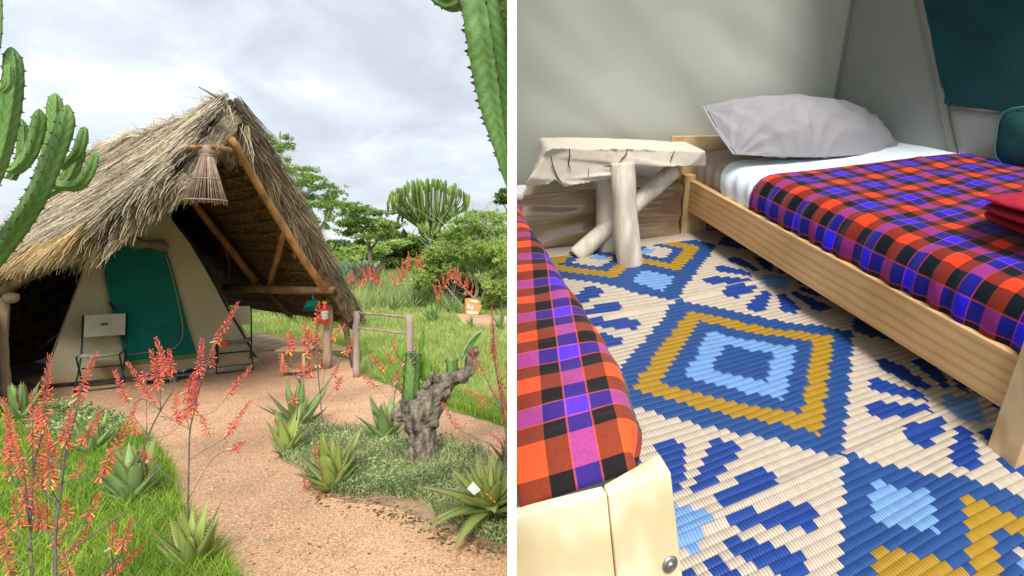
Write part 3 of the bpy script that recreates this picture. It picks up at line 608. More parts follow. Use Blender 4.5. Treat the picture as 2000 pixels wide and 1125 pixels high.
def panicle(parent,stalks,racs,Y,w0,l,dens=420,dz=.12,T=None):
    T=T or (lambda p:p); s=Y/F; so=None
    for pts in stalks:
        dd=random.uniform(-dz,dz)*.3
        so=stalk(parent,[at(*T(p),Y+dd*i/len(pts)) for i,p in enumerate(pts)],w0,w0*.55)
    for rr in racs:
        # polyline: branch foot ... raceme start , raceme tip
        d0=random.uniform(-dz,dz); Q=[T(p) for p in rr]; a,b=Q[-2],Q[-1]
        A=at(*a,Y+d0*.8); B=at(*b,Y+d0)
        foot=[at(*q_,Y+d0*(.0+.6*i/len(Q))) for i,q_ in enumerate(Q[:-1])]
        mb=MB(); path=foot[:-1]+[A,A.lerp(B,.5),B]; P=spline([tuple(p) for p in path],4*len(path)); mb.tube(P,[w0*.38*(1-.6*i/len(P)) for i in range(len(P))],5); br=mb.build('branch',STALK,so)
        mb=MB(); flowers(mb,A,B,dens,l,near=1 if Y<4 else 0); o=mb.build('raceme',[FLW,FLO,FLP],so)
Z3=lambda p:(p[0]/2.527,680+p[1]/2.527)
ZB=lambda p:(p[0]/1.924,540+p[1]/1.924)
ZD=lambda p:(480+p[0]/1.923,540+p[1]/1.923)
a1,_=aloe(375,1118,112,168,21,'bright green aloe at the bottom edge of the picture, in the grass beside the path',m=ALOY,elr=(.30,1.4),wd=.15)
a2,_=aloe(258,985,98,150,24,'broad leaved green aloe half hidden by red spikes, middle of the grass bank',elr=(.22,1.3),wd=.24)
a3,_=aloe(178,888,76,110,16,'aloe behind the red spikes, upper part of the grass bank',elr=(.35,1.35),wd=.20)
a4,_=aloe(40,828,72,135,15,'upright aloe growing at the foot of the left shelter post',elr=(.4,1.4),wd=.15)
a5,_=aloe(583,838,86,140,20,'dark green aloe with a tall stalk, farthest plant of the bed by the path',elr=(.2,1.35),wd=.15)
a6,_=aloe(560,890,78,94,13,'small pale green aloe at the left corner of the bed',m=ALOY,elr=(.35,1.35),wd=.22)
a7,_=aloe(650,958,94,140,19,'aloe with wide pale leaves at the front left edge of the bed',m=ALOY,elr=(.2,1.3),wd=.22)
a8,_=aloe(752,862,72,105,16,'small aloe growing just left of the gnarled stump',elr=(.4,1.35),wd=.2)
a9,g9=aloe(958,1000,84,230,28,'sprawling yellow green aloe with a white tag, right end of the bed',m=ALOY,elr=(-.05,1.2),curl=(-.9,-.2),wd=.17,dry=9,lift=.09)
a10,_=aloe(992,915,50,80,8,'dried brown tipped aloe behind the tagged one',m=mat('aloe_brown',(.13,.12,.05),.6,.4,6,attr=True),elr=(.4,1.1),wd=.13,dry=5)
random.seed(11)
# big flowering aloe at the lower left: foot is below the frame
b1=root('flowering_aloe',gnd(70,1235),'large aloe thicket with many red flower spikes at the lower left','aloe')
S1=[(275,1400),(275,1125),(275,900),(300,700),(330,500),(380,290),(400,230)]
S2=[(160,1400),(160,1125),(150,900),(165,600),(182,520),(200,420)]
R3=[[(380,290),(375,270),(475,20)],[(182,520),(212,410),(245,30)],[(182,520),(180,540),(190,290)],[(165,600),(160,480),(160,220)],[(165,600),(70,480),(15,245)],[(150,900),(90,700),(5,480)],[(150,900),(120,620),(45,440)],
[(300,700),(325,490),(350,290)],[(300,600),(310,500),(400,480),(508,295)],[(275,680),(400,640),(490,650),(680,270)],[(290,760),(255,690),(225,380)],[(275,980),(285,900),(292,690)],[(275,1050),(265,980),(305,850)],
[(150,900),(130,780),(115,540)],[(150,940),(165,840),(150,650)],[(300,600),(225,510),(215,440),(310,540)],[(275,950),(400,870),(430,835),(492,715)],[(275,1040),(400,970),(560,860),(600,810),(860,610)],[(275,1080),(350,1000),(440,870)],
[(560,1120),(600,1000),(655,830)],[(480,1140),(530,1130),(720,960)],[(560,1120),(550,1000),(565,865)],[(275,1100),(345,1125),(310,1000)],[(275,860),(340,830),(384,700)],[(300,700),(370,640),(410,545)],
[(150,1000),(60,900),(5,840)],[(150,1080),(50,1020),(0,880)],[(150,1080),(60,1120),(15,1000)],[(150,850),(60,640),(10,500)],[(160,700),(140,760),(80,560)],[(275,900),(330,860),(330,740)],[(275,800),(215,700),(205,520)],[(275,990),(230,900),(235,780)],
[(150,960),(190,900),(215,760)],[(150,880),(105,880),(60,720)],[(275,1100),(400,1130),(385,1060)],[(290,700),(260,600),(240,420)],[(290,760),(190,690),(195,540)],[(150,800),(60,560),(40,330)],[(330,500),(300,470),(345,330)],[(275,900),(200,880),(180,740)]]
panicle(b1,[S1,S2,[(275,1125),(275,1040),(400,965),(600,820)],[(480,1300),(520,1110),(600,1010)]],[r for i,r in enumerate(R3) if i%6!=5],2.25,.0052,.023,dens=300,dz=.14,T=Z3)
b1b=b1
# second left plant: two stalks rising from the bottom aloe
S3=[[(705,930),(708,800),(710,690),(714,580),(735,480),(755,400),(782,320),(812,250)],[(520,700),(560,590),(605,500),(650,430),(665,400)],[(600,500),(540,460),(500,480)]]
RB=[[(812,250),(812,250),(895,98)],[(782,320),(790,335),(802,265)],[(735,522),(800,510),(862,440),(945,335)],[(712,690),(790,640),(850,600),(940,468)],[(700,850),(800,685),(872,652),(925,618)],[(740,480),(722,520),(745,395)],[(790,605),(785,590),(757,525)],[(755,400),(747,380),(760,232)],
[(605,500),(600,400),(568,275)],[(650,430),(632,360),(585,230)],[(660,400),(645,360),(636,275)],[(712,575),(620,520),(575,470),(478,322)],[(552,590),(500,520),(480,470),(430,355)],[(712,575),(690,470),(742,400)],[(600,525),(660,540),(661,430)],[(600,525),(690,530),(735,400)],[(552,590),(512,590),(500,530)],[(552,590),(548,385),(535,360)],
[(700,805),(620,740),(560,690),(530,650)],[(660,400),(625,370),(605,290)],[(650,430),(700,440),(730,360)],[(552,610),(640,590),(700,520),(745,440)],[(605,500),(590,420),(580,330)]]
panicle(a1,S3,RB,2.85,.0042,.025,dens=330,dz=.10,T=ZB)
SD=[[(305,680),(290,560),(275,400),(265,250),(270,170)],[(190,540),(205,400),(240,330)],[(205,400),(160,340)]]
RD=[[(268,200),(268,170),(276,98)],[(265,300),(225,250),(222,172)],[(205,400),(165,290),(165,205)],[(160,340),(143,350),(128,292)],[(240,330),(225,300),(240,195)],[(205,400),(222,390),(212,335)],[(270,380),(275,340),(272,285)],[(275,560),(185,475),(175,435)],[(278,450),(322,240),(372,178)],[(280,440),(372,290),(408,235)],[(268,250),(262,250),(275,145)],[(290,430),(330,370),(350,335)],[(285,480),(335,420),(362,375)],[(275,380),(240,375),(235,320)],[(272,320),(275,290),(262,220)],[(230,390),(200,380),(205,330)],[(272,260),(250,255),(246,210)],[(160,340),(185,270),(155,215)]]
panicle(a7,SD,RD,4.0,.0044,.030,dens=210,dz=.12,T=ZD)
panicle(a7,[[(262,800),(262,720),(262,690)]],[[(262,720),(285,690),(255,640)],[(262,790),(222,795),(222,745)]],3.75,.004,.03,dens=300,dz=.03,T=ZD)
SE=[[(553,520),(560,440),(570,390)]]
RE=[[(556,480),(490,412),(420,360)],[(560,440),(522,350),(463,295)],[(570,390),(577,305),(549,240)],[(570,390),(566,400),(568,352)],[(568,400),(598,450),(584,420)],[(570,390),(600,330),(585,300)],[(570,400),(548,320),(528,285)],[(565,430),(590,300),(625,285),(640,270)]]
panicle(a8,SE,RE,4.6,.004,.028,dens=260,dz=.10,T=ZD)
SF=[[(945,830),(978,650),(966,500),(945,380),(932,290),(930,180)]]
RF=[[(932,300),(932,300),(924,112)],[(968,520),(892,362),(836,262)],[(966,500),(912,470),(822,425)],[(966,500),(946,462),(918,408)],[(960,440),(965,440),(944,330)],[(978,655),(800,575),(735,472)],[(978,640),(958,620),(915,588)],[(966,500),(975,500),(955,400)],[(960,560),(895,495),(875,480)],[(945,390),(985,420),(985,330)],[(950,400),(985,360),(975,320)],[(966,560),(985,480),(990,420)],[(940,330),(935,330),(925,230)],[(966,540),(985,540),(975,470)]]
panicle(a9,SF,RF,3.3,.0058,.026,dens=260,dz=.07,T=ZD)
# tag and red beads on the right aloe
tg=gnd(955,1015).y; mb=MB(); mb.hexa([at(x,y,tg-.26+dy) for dy in (0,.003) for x,y in ((912,955),(926,967),(939,957),(924,940))]); tag(mb.build('plant_tag',WHITE,smooth=False,loc=at(925,955,tg-.26)),'small white card tag clipped on the sprawling aloe','tag')
# background flowering aloes: fans of racemes
def fan(px,py,top,Wd,n,label,kids=10):
    random.seed(int(px)); r,g=aloe(px,py,34,64,16,label,teeth=False,dry=0,elr=(.3,1.3),wd=.12); Y=g.y
    st=[]; rc_=[]; hub=(px+random.uniform(-4,4),py-(py-top)*.45); st.append([(px,py-5),hub,(hub[0]+3,hub[1]-(py-top)*.15)])
    for i in range(n):
        f=(i+.5)/n*2-1; bx=hub[0]+f*Wd*.30+random.gauss(0,2); by=hub[1]-random.uniform(0,.28)*(py-top)*(1-abs(f)); tx=hub[0]+f*Wd*.52+random.gauss(0,3); ty=top+(py-top)*.42*abs(f)**1.6+random.uniform(0,10)
        bx=tx*.45+bx*.55; by=ty+(py-top)*random.uniform(.22,.30); rc_.append([hub,(bx,by),(tx,ty)])
    panicle(r,st,rc_,Y,.016*Y/16,.05*Y/12,dens=110,dz=.25)
fan(808,602,487,92,13,'tall flowering aloe with a fan of red spikes, middle of the field')
fan(727,590,520,52,8,'faint pink flowering aloe behind the fence, second from the left')
fan(686,585,528,30,5,'leftmost distant flowering aloe beside the thatch corner')
fan(884,612,516,84,11,'dark stemmed flowering aloe left of the orange path sign')
for x,y,h,w_,l in ((740,600,30,60,'low dark aloe clump behind the fence rails'),(770,606,26,46,'low spiky aloe left of the tallest red spikes'),(846,628,34,66,'striped pale aloe clump in front of the back path'),(978,645,40,46,'dark aloe beside the back path at the divider board'),(920,640,22,30,'little grassy aloe below the orange sign')):
    aloe(x,y,h,w_,15,l,teeth=False,dry=0,elr=(.35,1.35),wd=.11)
# ------------------------------------------------------------------ euphorbias
def euphmat():
    m=mat('euphorbia',(.105,.225,.05),.5,.2,3,0,spec=.35,col2=(.21,.36,.10)); t=m.node_tree; b=t.nodes[m['bsdf']]; src=b.inputs['Base Color'].links[0].from_socket
    u=N(t,'ShaderNodeUVMap'); u.uv_map='uv'; s_=N(t,'ShaderNodeSeparateXYZ'); t.links.new(u.outputs[0],s_.inputs[0])
    ab=N(t,'ShaderNodeMath',operation='PINGPONG'); ab.inputs[1].default_value=.5; t.links.new(s_.outputs[0],ab.inputs[0])
    ma=N(t,'ShaderNodeMath',operation='MULTIPLY_ADD'); ma.inputs[1].default_value=2.2; t.links.new(ab.outputs[0],ma.inputs[0]); t.links.new(s_.outputs[1],ma.inputs[2])
    n=N(t,'ShaderNodeTexNoise'); n.inputs['Scale'].default_value=5; t.links.new(u.outputs[0],n.inputs[0])
    ad=N(t,'ShaderNodeMath',operation='MULTIPLY_ADD'); ad.inputs[1].default_value=.9; t.links.new(n.outputs[0],ad.inputs[0]); t.links.new(ma.outputs[0],ad.inputs[2])
    sn=N(t,'ShaderNodeMath',operation='MULTIPLY'); sn.inputs[1].default_value=2*PI; t.links.new(ad.outputs[0],sn.inputs[0]); si=N(t,'ShaderNodeMath',operation='SINE'); t.links.new(sn.outputs[0],si.inputs[0])
    mr=N(t,'ShaderNodeMapRange'); mr.inputs[1].default_value=-1; mr.inputs[3].default_value=.84; mr.inputs[4].default_value=1.14; t.links.new(si.outputs[0],mr.inputs[0])
    vm=N(t,'ShaderNodeVectorMath',operation='SCALE'); t.links.new(src,vm.inputs[0]); t.links.new(mr.outputs[0],vm.inputs['Scale']); t.links.new(vm.outputs[0],b.inputs['Base Color'])
    bp=N(t,'ShaderNodeBump'); bp.inputs['Strength'].default_value=.15; bp.inputs['Distance'].default_value=.004; t.links.new(si.outputs[0],bp.inputs['Height']); t.links.new(bp.outputs[0],b.inputs['Normal'])
    return m
EUPH=euphmat(); SPN=mat('spine',(.16,.06,.03),.6,.3,20)
def limb(parent,pts,Y,ribs=5,phase=0,depthv=.5,clampx=None,name='stem',seg=.055,bump=.022):
    """pts: (px,py,width px[,dY])"""
    P=[]
    for p in pts:
        y=Y+(p[3] if len(p)>3 else 0); v=at(p[0],p[1],y); st=math.sqrt(1+((p[0]-CX)/F)**2); P.append((v.x,v.y,v.z,p[2]*.5*y/F/((1+st)/2)*(.88 if p[0]<300 else 1)))
    L=sum((Vector(a[:3])-Vector(b[:3])).length for a,b in zip(P,P[1:])); n=max(10,int(L/seg*5)); S_=spline(P,n); rows=[]; uv=[]; dist=0; sp_=MB(); x=None
    for i,s in enumerate(S_):
        c=Vector(s[:3]); nx=Vector(S_[min(i+1,n-1)][:3])-Vector(S_[max(i-1,0)][:3]); t=nx.normalized()
        if x is None: x=t.cross(Vector((0,1,0))).normalized()
        x=(x-t*x.dot(t)).normalized(); y=t.cross(x); 
        if i: dist+=(c-Vector(S_[i-1][:3])).length
        R_=s[3]; end=min(1,(n-1-i)/(n*.10)+.02)**.5; R_*=end; sc=1+bump*math.sin(dist/seg*2*PI); row=[]
        for k in range(ribs*4):
            a=phase+2*PI*k/(ribs*4); f=(k%4); rr=R_*(1*sc if f==0 else (.62 if f in (1,3) else depthv*.85)); q=c+x*(rr*math.cos(a))+y*(rr*math.sin(a))
            if clampx is not None:
                lim_=(clampx-CX)/F*q.y; 
                if q.x>lim_: q.x=lim_
            row.append(q)
        rows.append(row)
        if i and int(dist/seg)!=int((dist-(c-Vector(S_[i-1][:3])).length)/seg) and R_>.006:
            for k in range(0,ribs*4,4):
                q=row[k]; o_=(q-c).normalized(); w_=R_*.075+.0018; sp_.face([q-t*w_*1.3-o_*.002,q+t*w_*1.3-o_*.002,q+o_*w_*2.2+y*.001]); sp_.face([q-y*w_-o_*.001,q+y*w_-o_*.001,q+o_*w_*2.2])
    mb=MB(); mb.quadstrip(rows,True); o=mb.build(name,EUPH,parent); me=o.data; ul=me.uv_layers.new(name='uv'); nn=ribs*4
    vi=np.zeros(len(me.loops),dtype=np.int32); me.loops.foreach_get('vertex_index',vi); lp_=np.arange(len(vi))
    row_=vi//nn; col_=(vi%nn).astype(float); 
    # unwrap the seam column
    cf=col_.reshape(-1,4); mx_=cf.max(1,keepdims=True); cf[(cf==0)&(mx_>nn/2)]=nn; uvv=np.stack([cf.ravel()/4,row_*(L/n)/(seg*1.0)],1).astype(np.float32); ul.data.foreach_set('uv',uvv.ravel())
    if sp_.f: sp_.build('spines',SPN,o,smooth=False,kind='stuff')
    return o
e1=root('candelabra_euphorbia',at(-60,2200,2.2)*1.0,'large ribbed green candelabra euphorbia crowding in at the left edge','euphorbia'); e1.location=(at(-120,700,2.3).x,2.3,0)
limb(e1,[(-60,420,50,.1),(-12,330,46),(12,240,50),(24,150,46),(22,92,36)],2.25,5,.3)
limb(e1,[(-30,520,60),(22,460,52),(68,390,50),(100,320,46),(124,255,44),(132,204,34)],2.45,4,.4)
limb(e1,[(40,430,40,.3),(80,350,38,.3),(104,270,36,.3),(106,220,36,.3),(108,182,28,.3)],2.6,5,.1)
limb(e1,[(0,325,26,.1),(30,330,34,.1),(58,300,34,.1),(74,250,34,.1),(77,212,24,.1)],2.4,4,.5)
limb(e1,[(20,350,24,.35),(40,310,26,.35),(44,270,26,.35),(42,232,18,.35)],2.6,5,.2)
limb(e1,[(2,180,18,-.1),(16,165,20,-.1),(17,140,22,-.1),(17,125,14,-.1)],2.2,5,.2)
limb(e1,[(120,330,18,.2),(150,300,24,.2),(160,275,26,.2),(165,247,16,.2)],2.5,5,.6)
limb(e1,[(100,360,26,.35),(150,362,32,.35),(176,330,28,.35),(187,293,16,.35)],2.7,4,.3)
limb(e1,[(90,380,26,.5),(130,350,32,.5),(150,310,30,.5),(158,290,22,.5)],2.8,5,.0)
limb(e1,[(10,450,30,.5),(40,430,34,.5),(60,395,30,.5)],2.6,4,.9)
limb(e1,[(-12,120,20),(-3,70,18),(-2,10,18),(-4,-50,18)],2.2,4,.2)
limb(e1,[(-40,700,40,.2),(-80,560,60,.1),(-90,420,60,.1),(-40,330,50,.1)],2.4,5,0)
e2=root('candelabra_euphorbia',(at(985,0,2.1).x,2.1,0),'big dark green euphorbia limb hanging in from the top right of the garden','euphorbia')
limb(e2,[(905,-170,60,.4),(925,-60,74,.2),(942,40,84,0),(956,130,84,0),(970,220,70,0),(984,300,40,0),(992,372,12,0)],2.0,5,.9,clampx=1000.5,seg=.06,depthv=.55)
limb(e2,[(985,-120,50,.2),(985,0,56,.1),(990,130,56,.1),(994,260,40,.1)],2.1,5,.2,clampx=1000.5)
limb(e2,[(935,-60,44,.2),(905,-14,40,.1),(878,4,42,.1),(852,-10,34,.1),(828,-40,24,.1)],2.15,5,.4)
# ------------------------------------------------------------------ gnarled stump with cut cactus
BARK=mat('bark_grey',(.15,.115,.085),.95,.75,26,1.0,70,col2=(.38,.32,.25),bdist=.012,stretch=(1,1,.35))
Ys=gnd(828,905).y; stp=root('gnarled_stump',gnd(828,905),'knobbly grey tree stump with a bent arm in the middle of the bed','stump')
mb=MB()
def T3(pts,Y): 
    P=spline([(*at(p[0],p[1],Y+(p[3] if len(p)>3 else 0)),p[2]*.45*Y/F) for p in pts],14); mb.tube([p[:3] for p in P],[p[3] for p in P],14,wob=.35)
T3([(829,912,62),(828,890,52),(826,860,50),(822,830,56),(815,800,66),(812,775,56)],Ys)
T3([(815,820,50),(800,800,36),(785,808,30,-.03),(770,810,24,-.05)],Ys)
T3([(818,810,50),(800,785,46),(792,778,34)],Ys)
T3([(820,830,56),(838,800,54),(850,775,46),(868,752,38),(890,738,34),(910,735,30)],Ys)
T3([(900,738,30),(917,720,24),(920,700,22),(928,684,22)],Ys)
for x,y,r in ((795,772,20),(822,768,22),(776,810,22),(858,742,20),(848,735,18),(873,770,15),(926,686,20),(830,780,18),(808,790,18),(888,732,18),(842,812,14),(834,752,14),(805,838,16),(850,830,14)): T3([(x-3,y+4,r),(x,y,r*1.15,-.03),(x+2,y-4,r*.8,-.05)],Ys)
o=mb.build('trunk',BARK,stp); md=o.modifiers.new('r','REMESH'); md.mode='VOXEL'; md.voxel_size=.006; md.use_smooth_shade=True
tx=bpy.data.textures.new('bark','CLOUDS'); tx.noise_scale=.06; tx.noise_depth=4; md=o.modifiers.new('d','DISPLACE'); md.texture=tx; md.strength=.026; md.mid_level=.5
tx=bpy.data.textures.new('bark2','VORONOI'); tx.noise_scale=.018; md=o.modifiers.new('d2','DISPLACE'); md.texture=tx; md.strength=.005; md.mid_level=.6
limb(stp,[(802,782,34,-.06),(804,740,33,-.06),(807,700,31,-.06),(808,684,30,-.06)],Ys,6,.2,depthv=.8,name='cut_cactus_stem',bump=.02)
mb=MB()
for i in range(6): 
    c=at(806+random.uniform(-5,7),686+i*5,Ys-.12); mb.tube([c,c+Vector((.012,-.012,.01)),c+Vector((.02,0,.02))],[.010,.012,.004],5,wob=.5)
mb.build('cactus_scar',BARK,stp)
limb(stp,[(884,735,22),(883,715,22),(882,698,26)],Ys,6,.1,depthv=.75,name='cut_cactus_stem',bump=.03)
def pad(parent,c,w_,h,tilt,m,name='cactus_pad',yaw=0,wave=.06):
    mb=MB(); rows=[]
    for i in range(11):
        t=i/10; hw=w_*.5*math.sin(PI*min(1,t*.92+.04))**.7; z=h*t; row=[]
        for k in range(8):
            a=2*PI*k/8; x=math.cos(a)*hw; y=math.sin(a)*.008; xx=x*math.cos(yaw)-y*math.sin(yaw); yy=x*math.sin(yaw)+y*math.cos(yaw)
            row.append(Vector(c)+Vector((xx+math.sin(tilt)*z,yy,math.cos(tilt)*z+wave*hw*math.cos(k*2+i*2.5))))
        rows.append(row)
    mb.quadstrip(rows,True); return mb.build(name,m,parent)
PAD=mat('pad_green',(.16,.30,.04),.5,.3,10,.2,60); s=Ys/F
for x,y,w_,h,ti,yw in ((784,705,15,36,-.1,0),(820,700,9,58,.12,.5),(823,732,14,48,.05,1.0),(828,745,22,46,.15,.2),(838,748,16,28,-.05,.6),(850,738,14,26,.1,.2),(842,760,30,20,.3,.3)):
    pad(stp,at(x,y,Ys+.04),w_*s,h*s,ti,PAD,yaw=yw)
mb=MB(); P=spline([tuple(at(x,y,Ys+.02)) for x,y in ((902,700),(908,682),(918,666),(932,652),(943,647))],12); mb.tube(P,[.010,.009,.008]*4,6); mb.build('pale_stem',mat('pale_green',(.36,.52,.30),.5,.1,5),stp)
mb=MB(); rows=[[P[i],Vector(P[i]).lerp(at(934,705,Ys+.06),.30*math.sin(PI*i/11))] for i in range(12)]; mb.quadstrip(rows); o=mb.build('leaf',mat('leafgreen',(.10,.34,.04),.5,.2,6),stp); 
# ------------------------------------------------------------------ trees and bushes
LF1=mat('acacia_leaf',(.24,.40,.08),.7,.3,.8,attr=True,trans=.35,avar=.6,col2=(.34,.48,.11))
LF2=mat('bush_leaf',(.36,.56,.10),.7,.3,.5,attr=True,trans=.38,avar=.55,col2=(.54,.68,.22))
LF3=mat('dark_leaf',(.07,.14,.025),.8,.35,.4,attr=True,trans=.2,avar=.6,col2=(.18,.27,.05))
LFG=mat('grey_leaf',(.13,.19,.11),.8,.3,.5,attr=True,trans=.1,avar=.5)
BRK=mat('acacia_bark',(.17,.14,.11),.9,.4,4,.5,20)
BRKP=mat('pale_bark',(.36,.32,.24),.9,.35,3,.5,18)
def pads(Y,blobs,n,spread=.6):
    """foliage sprays: (px,py,rx,ry) -> sprigs scattered in flat clumps"""
    C=[]; tot=sum(b[2]*b[3] for b in blobs)
    for px,py,rx,ry in blobs:
        k=max(8,int(n*rx*ry/tot)); c=at(px,py,Y+random.uniform(-spread,spread)); s=Y/F; nc=max(3,int(k/26))
        cc=rng.normal(size=(nc,3))*np.array([rx*.5*s,rx*.4*s,ry*.5*s])+np.array(c)
        ph=rng.random(nc)*2*PI; ln=(.5+rng.random(nc))*min(rx,14)*s*.5
        i=rng.integers(0,nc,k); t=rng.random(k)-.3
        C.append(cc[i]+np.stack([np.cos(ph[i])*ln[i]*t,np.sin(ph[i])*ln[i]*t,-.35*np.abs(t)*ln[i]],1)+rng.normal(size=(k,3))*s*1.9)
    return np.concatenate(C)
def tree(name,label,cat,Y,base,trunks,blobs,n,size,leafm,bark,group=None,r0=.1,spread=.8):
    r=root(name,Vector((at(base[0],490,Y).x,Y,0)),label,cat,group); s=Y/F
    for i,tr in enumerate(trunks):
        P=[(*at(p[0],p[1],Y+(p[3] if len(p)>3 else 0)),p[2]*.5*s) for p in tr]; S_=spline(P,5*len(P)); mb=MB(); mb.tube([q_[:3] for q_ in S_],[max(q_[3],.004) for q_ in S_],7,wob=.2); mb.build('trunk' if i==0 else 'branch',bark,r)
    leafcloud('crown',pads(Y,blobs,n,spread),size,leafm,r,tall=2.2,kind='stuff')
    return r
tree('acacia_tree','tall leaning thorn tree with drooping green sprays just behind the thatched roof','tree',19,(632,0),
 [[(634,560,15),(630,490,14),(622,455,12),(606,415,11),(592,385,9),(565,340,7),(550,305,5),(546,270,4),(548,255,2)],[(622,455,6),(640,420,4),(650,400,3)],[(606,415,6),(590,430,4),(560,400,3)],[(592,385,6),(612,370,3),(640,362,2)],[(565,340,4),(540,300,3),(520,275,2)],[(556,318,3),(575,325,2),(600,345,2)]],
 [(492,238,12,3),(488,248,8,4),(524,267,12,5),(538,276,10,6),(560,268,12,5),(562,282,10,8),(548,290,16,7),(525,290,14,8),(545,312,20,9),(532,325,12,8),(560,335,20,9),(590,330,26,6),(598,345,24,8),(612,348,18,5),(640,362,26,4),(655,375,22,4),(580,355,24,9),(615,365,24,8),(638,385,24,7),(604,385,22,9),(618,400,26,8),(644,400,20,6),(570,375,12,12),(584,400,10,16),(598,425,8,12),(612,430,10,9),(642,415,10,14),(650,425,8,6),(565,395,10,10),(650,392,14,5),(635,440,5,9)],15000,.042,LF1,BRKP)
tree('acacia_tree','flat topped green acacia standing alone left of the candelabra tree','tree',26,(722,0),
 [[(724,545,9),(723,510,8),(722,490,7),(716,466,5),(700,445,3),(690,430,2)],[(722,490,5),(740,468,3),(757,455,2)],[(718,475,4),(722,450,3),(722,425,2)],[(716,466,3),(690,455,2)]],
 [(675,400,24,5),(700,408,26,5),(690,418,22,5),(735,415,24,5),(710,430,34,6),(755,436,20,4),(680,437,22,5),(735,445,34,6),(700,448,30,5),(765,455,18,5),(740,460,24,5),(680,455,12,4),(715,462,14,4),(776,440,8,3)],15000,.062,LF1,BRK)
tree('grey_tree','far grey green umbrella tree on the skyline beside the thatch','tree',70,(660,0),[[(661,505,6),(660,490,5),(655,480,3)],[(660,490,4),(672,480,2)]],[(655,477,16,5),(668,476,14,5),(648,484,10,4),(678,484,8,4)],2500,.3,LFG,BRK)
tree('bush','round dark bush on the skyline under the lone acacia','bush',40,(712,0),[[(712,530,5),(712,505,4)]],[(700,487,22,6),(715,492,30,9),(690,502,26,9),(730,500,24,9),(700,515,30,9),(672,505,14,6)],9000,.14,LF2,BRK,'bushes along the skyline')
tree('bush','long dark thicket left of the big feathery bush','bush',38,(780,0),[[(780,540,5),(780,500,4)]],[(760,480,26,7),(790,475,26,7),(820,470,26,6),(770,495,34,9),(810,490,30,9),(830,485,20,9),(760,512,30,9),(800,510,34,9),(750,522,26,7)],13000,.14,LF3,BRK,'bushes along the skyline')
tree('bush','sunlit yellow green bush top between thicket and lone acacia','bush',34,(750,0),[[(750,530,4),(750,500,3)]],[(745,480,26,5),(775,473,22,4),(730,490,20,6),(690,520,20,5),(665,518,16,6)],5000,.12,LF2,BRK,'bushes along the skyline')
# big feathery bush on the right
tree('bush','big feathery light green bush in front of the candelabra tree','bush',16.2,(905,0),
 [[(932,606,10),(928,585,8),(932,565,7),(925,540,5),(905,510,3)],[(928,585,5),(905,560,4),(880,520,3)],[(935,600,6),(950,560,5),(965,520,3)],[(905,600,5),(880,570,4),(850,530,3)]],
 [(915,428,26,7),(940,420,36,8),(975,425,26,9),(888,458,22,9),(910,450,40,14),(960,450,40,16),(856,494,26,13),(890,485,44,18),(940,485,44,18),(980,480,24,18),(842,520,30,14),(875,520,40,16),(920,520,36,12),(965,515,34,14),(850,548,30,12),(890,545,26,10),(985,545,16,14),(960,545,20,8),(826,540,18,16),(845,575,18,10),(818,560,12,8)],64000,.036,LF2,BRKP)
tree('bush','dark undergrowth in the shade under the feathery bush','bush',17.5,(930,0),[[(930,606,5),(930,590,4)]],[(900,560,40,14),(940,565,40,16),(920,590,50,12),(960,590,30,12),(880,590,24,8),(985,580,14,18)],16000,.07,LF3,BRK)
tree('bush','pale airy bush beside the divider board at the back path','bush',15,(978,0),[[(980,606,4),(975,570,3),(985,540,2)]],[(975,490,18,8),(985,505,14,8),(970,560,22,14),(985,580,14,12),(960,585,18,9),(978,530,16,6),(965,600,24,6)],9000,.05,GRASS2,BRK)
tree('acacia_tree','dark acacia branch tips against the sky beside the hanging euphorbia limb','tree',12,(985,0),[[(996,470,4),(992,420,3),(982,395,2)]],[(985,375,10,3),(980,384,12,3),(988,392,10,3),(975,394,7,2)],700,.045,LF3,BRK)
# wiry twigs over the bush
mb=MB()
for _ in range(170):
    px=random.uniform(830,990); py=random.uniform(425,560); v=at(px,py,15.9+random.uniform(-.3,.2)); a=random.uniform(-2.6,-.4); l=random.uniform(.3,.9); d_=Vector((math.cos(a),0,-math.sin(a))); mb.tube([v,v+d_*l*.5+Vector((0,0,.05)),v+d_*l],[.006,.005,.003],3,cap=False)
mb.build('wiry_twigs',mat('twig_green',(.40,.48,.24),.8,.2,4),kind='stuff')
# candelabra tree on the skyline
ct=root('candelabra_tree',Vector((at(838,490,24).x,24,0)),'candelabra euphorbia tree with a wide cup shaped crown on the skyline','tree')
Yc=24; s=Yc/F; CE=mat('cand_green',(.10,.18,.04),.6,.3,1.5,attr=True,avar=.5,col2=(.22,.32,.07))
mb=MB(); mb.tube([at(840,560,Yc),at(839,500,Yc),at(838,462,Yc),at(836,430,Yc)],[.28,.24,.16,.1],8); mb.build('trunk',BRK,ct)
random.seed(5)
for i in range(150):
    f=random.uniform(-1,1); dp_=random.uniform(-1,1)*math.sqrt(max(0,1-f*f)); tx=837+f*79; top=347+34*abs(f)**2.4+random.uniform(-3,12)+(abs(dp_)*4)
    if i%5==0: top+=random.uniform(10,40); tx=837+f*60
    h=(470-top); kx=838+f*79*.55; ky=462-h*.12*(1-abs(f)); dy=dp_*70*s
    P=[at(838+f*4,462-random.random()*18,Yc),at(838+f*22,446-random.random()*12,Yc+dy*.3),at(838+f*56,428-abs(f)*6-random.random()*10,Yc+dy*.75),at(tx-f*3,min(420,top+27),Yc+dy*.96),at(tx,top+16,Yc+dy),at(tx+random.uniform(-1,1),top,Yc+dy)]
    S_=spline([tuple(p) for p in P],16); mb=MB(); R_=[.026+(.022 if k>11 else 0) for k in range(16)]; R_[-1]=.02; mb.tube(S_[1:],R_[1:],5,rnd=random.random()); mb.build('arm',CE,ct)
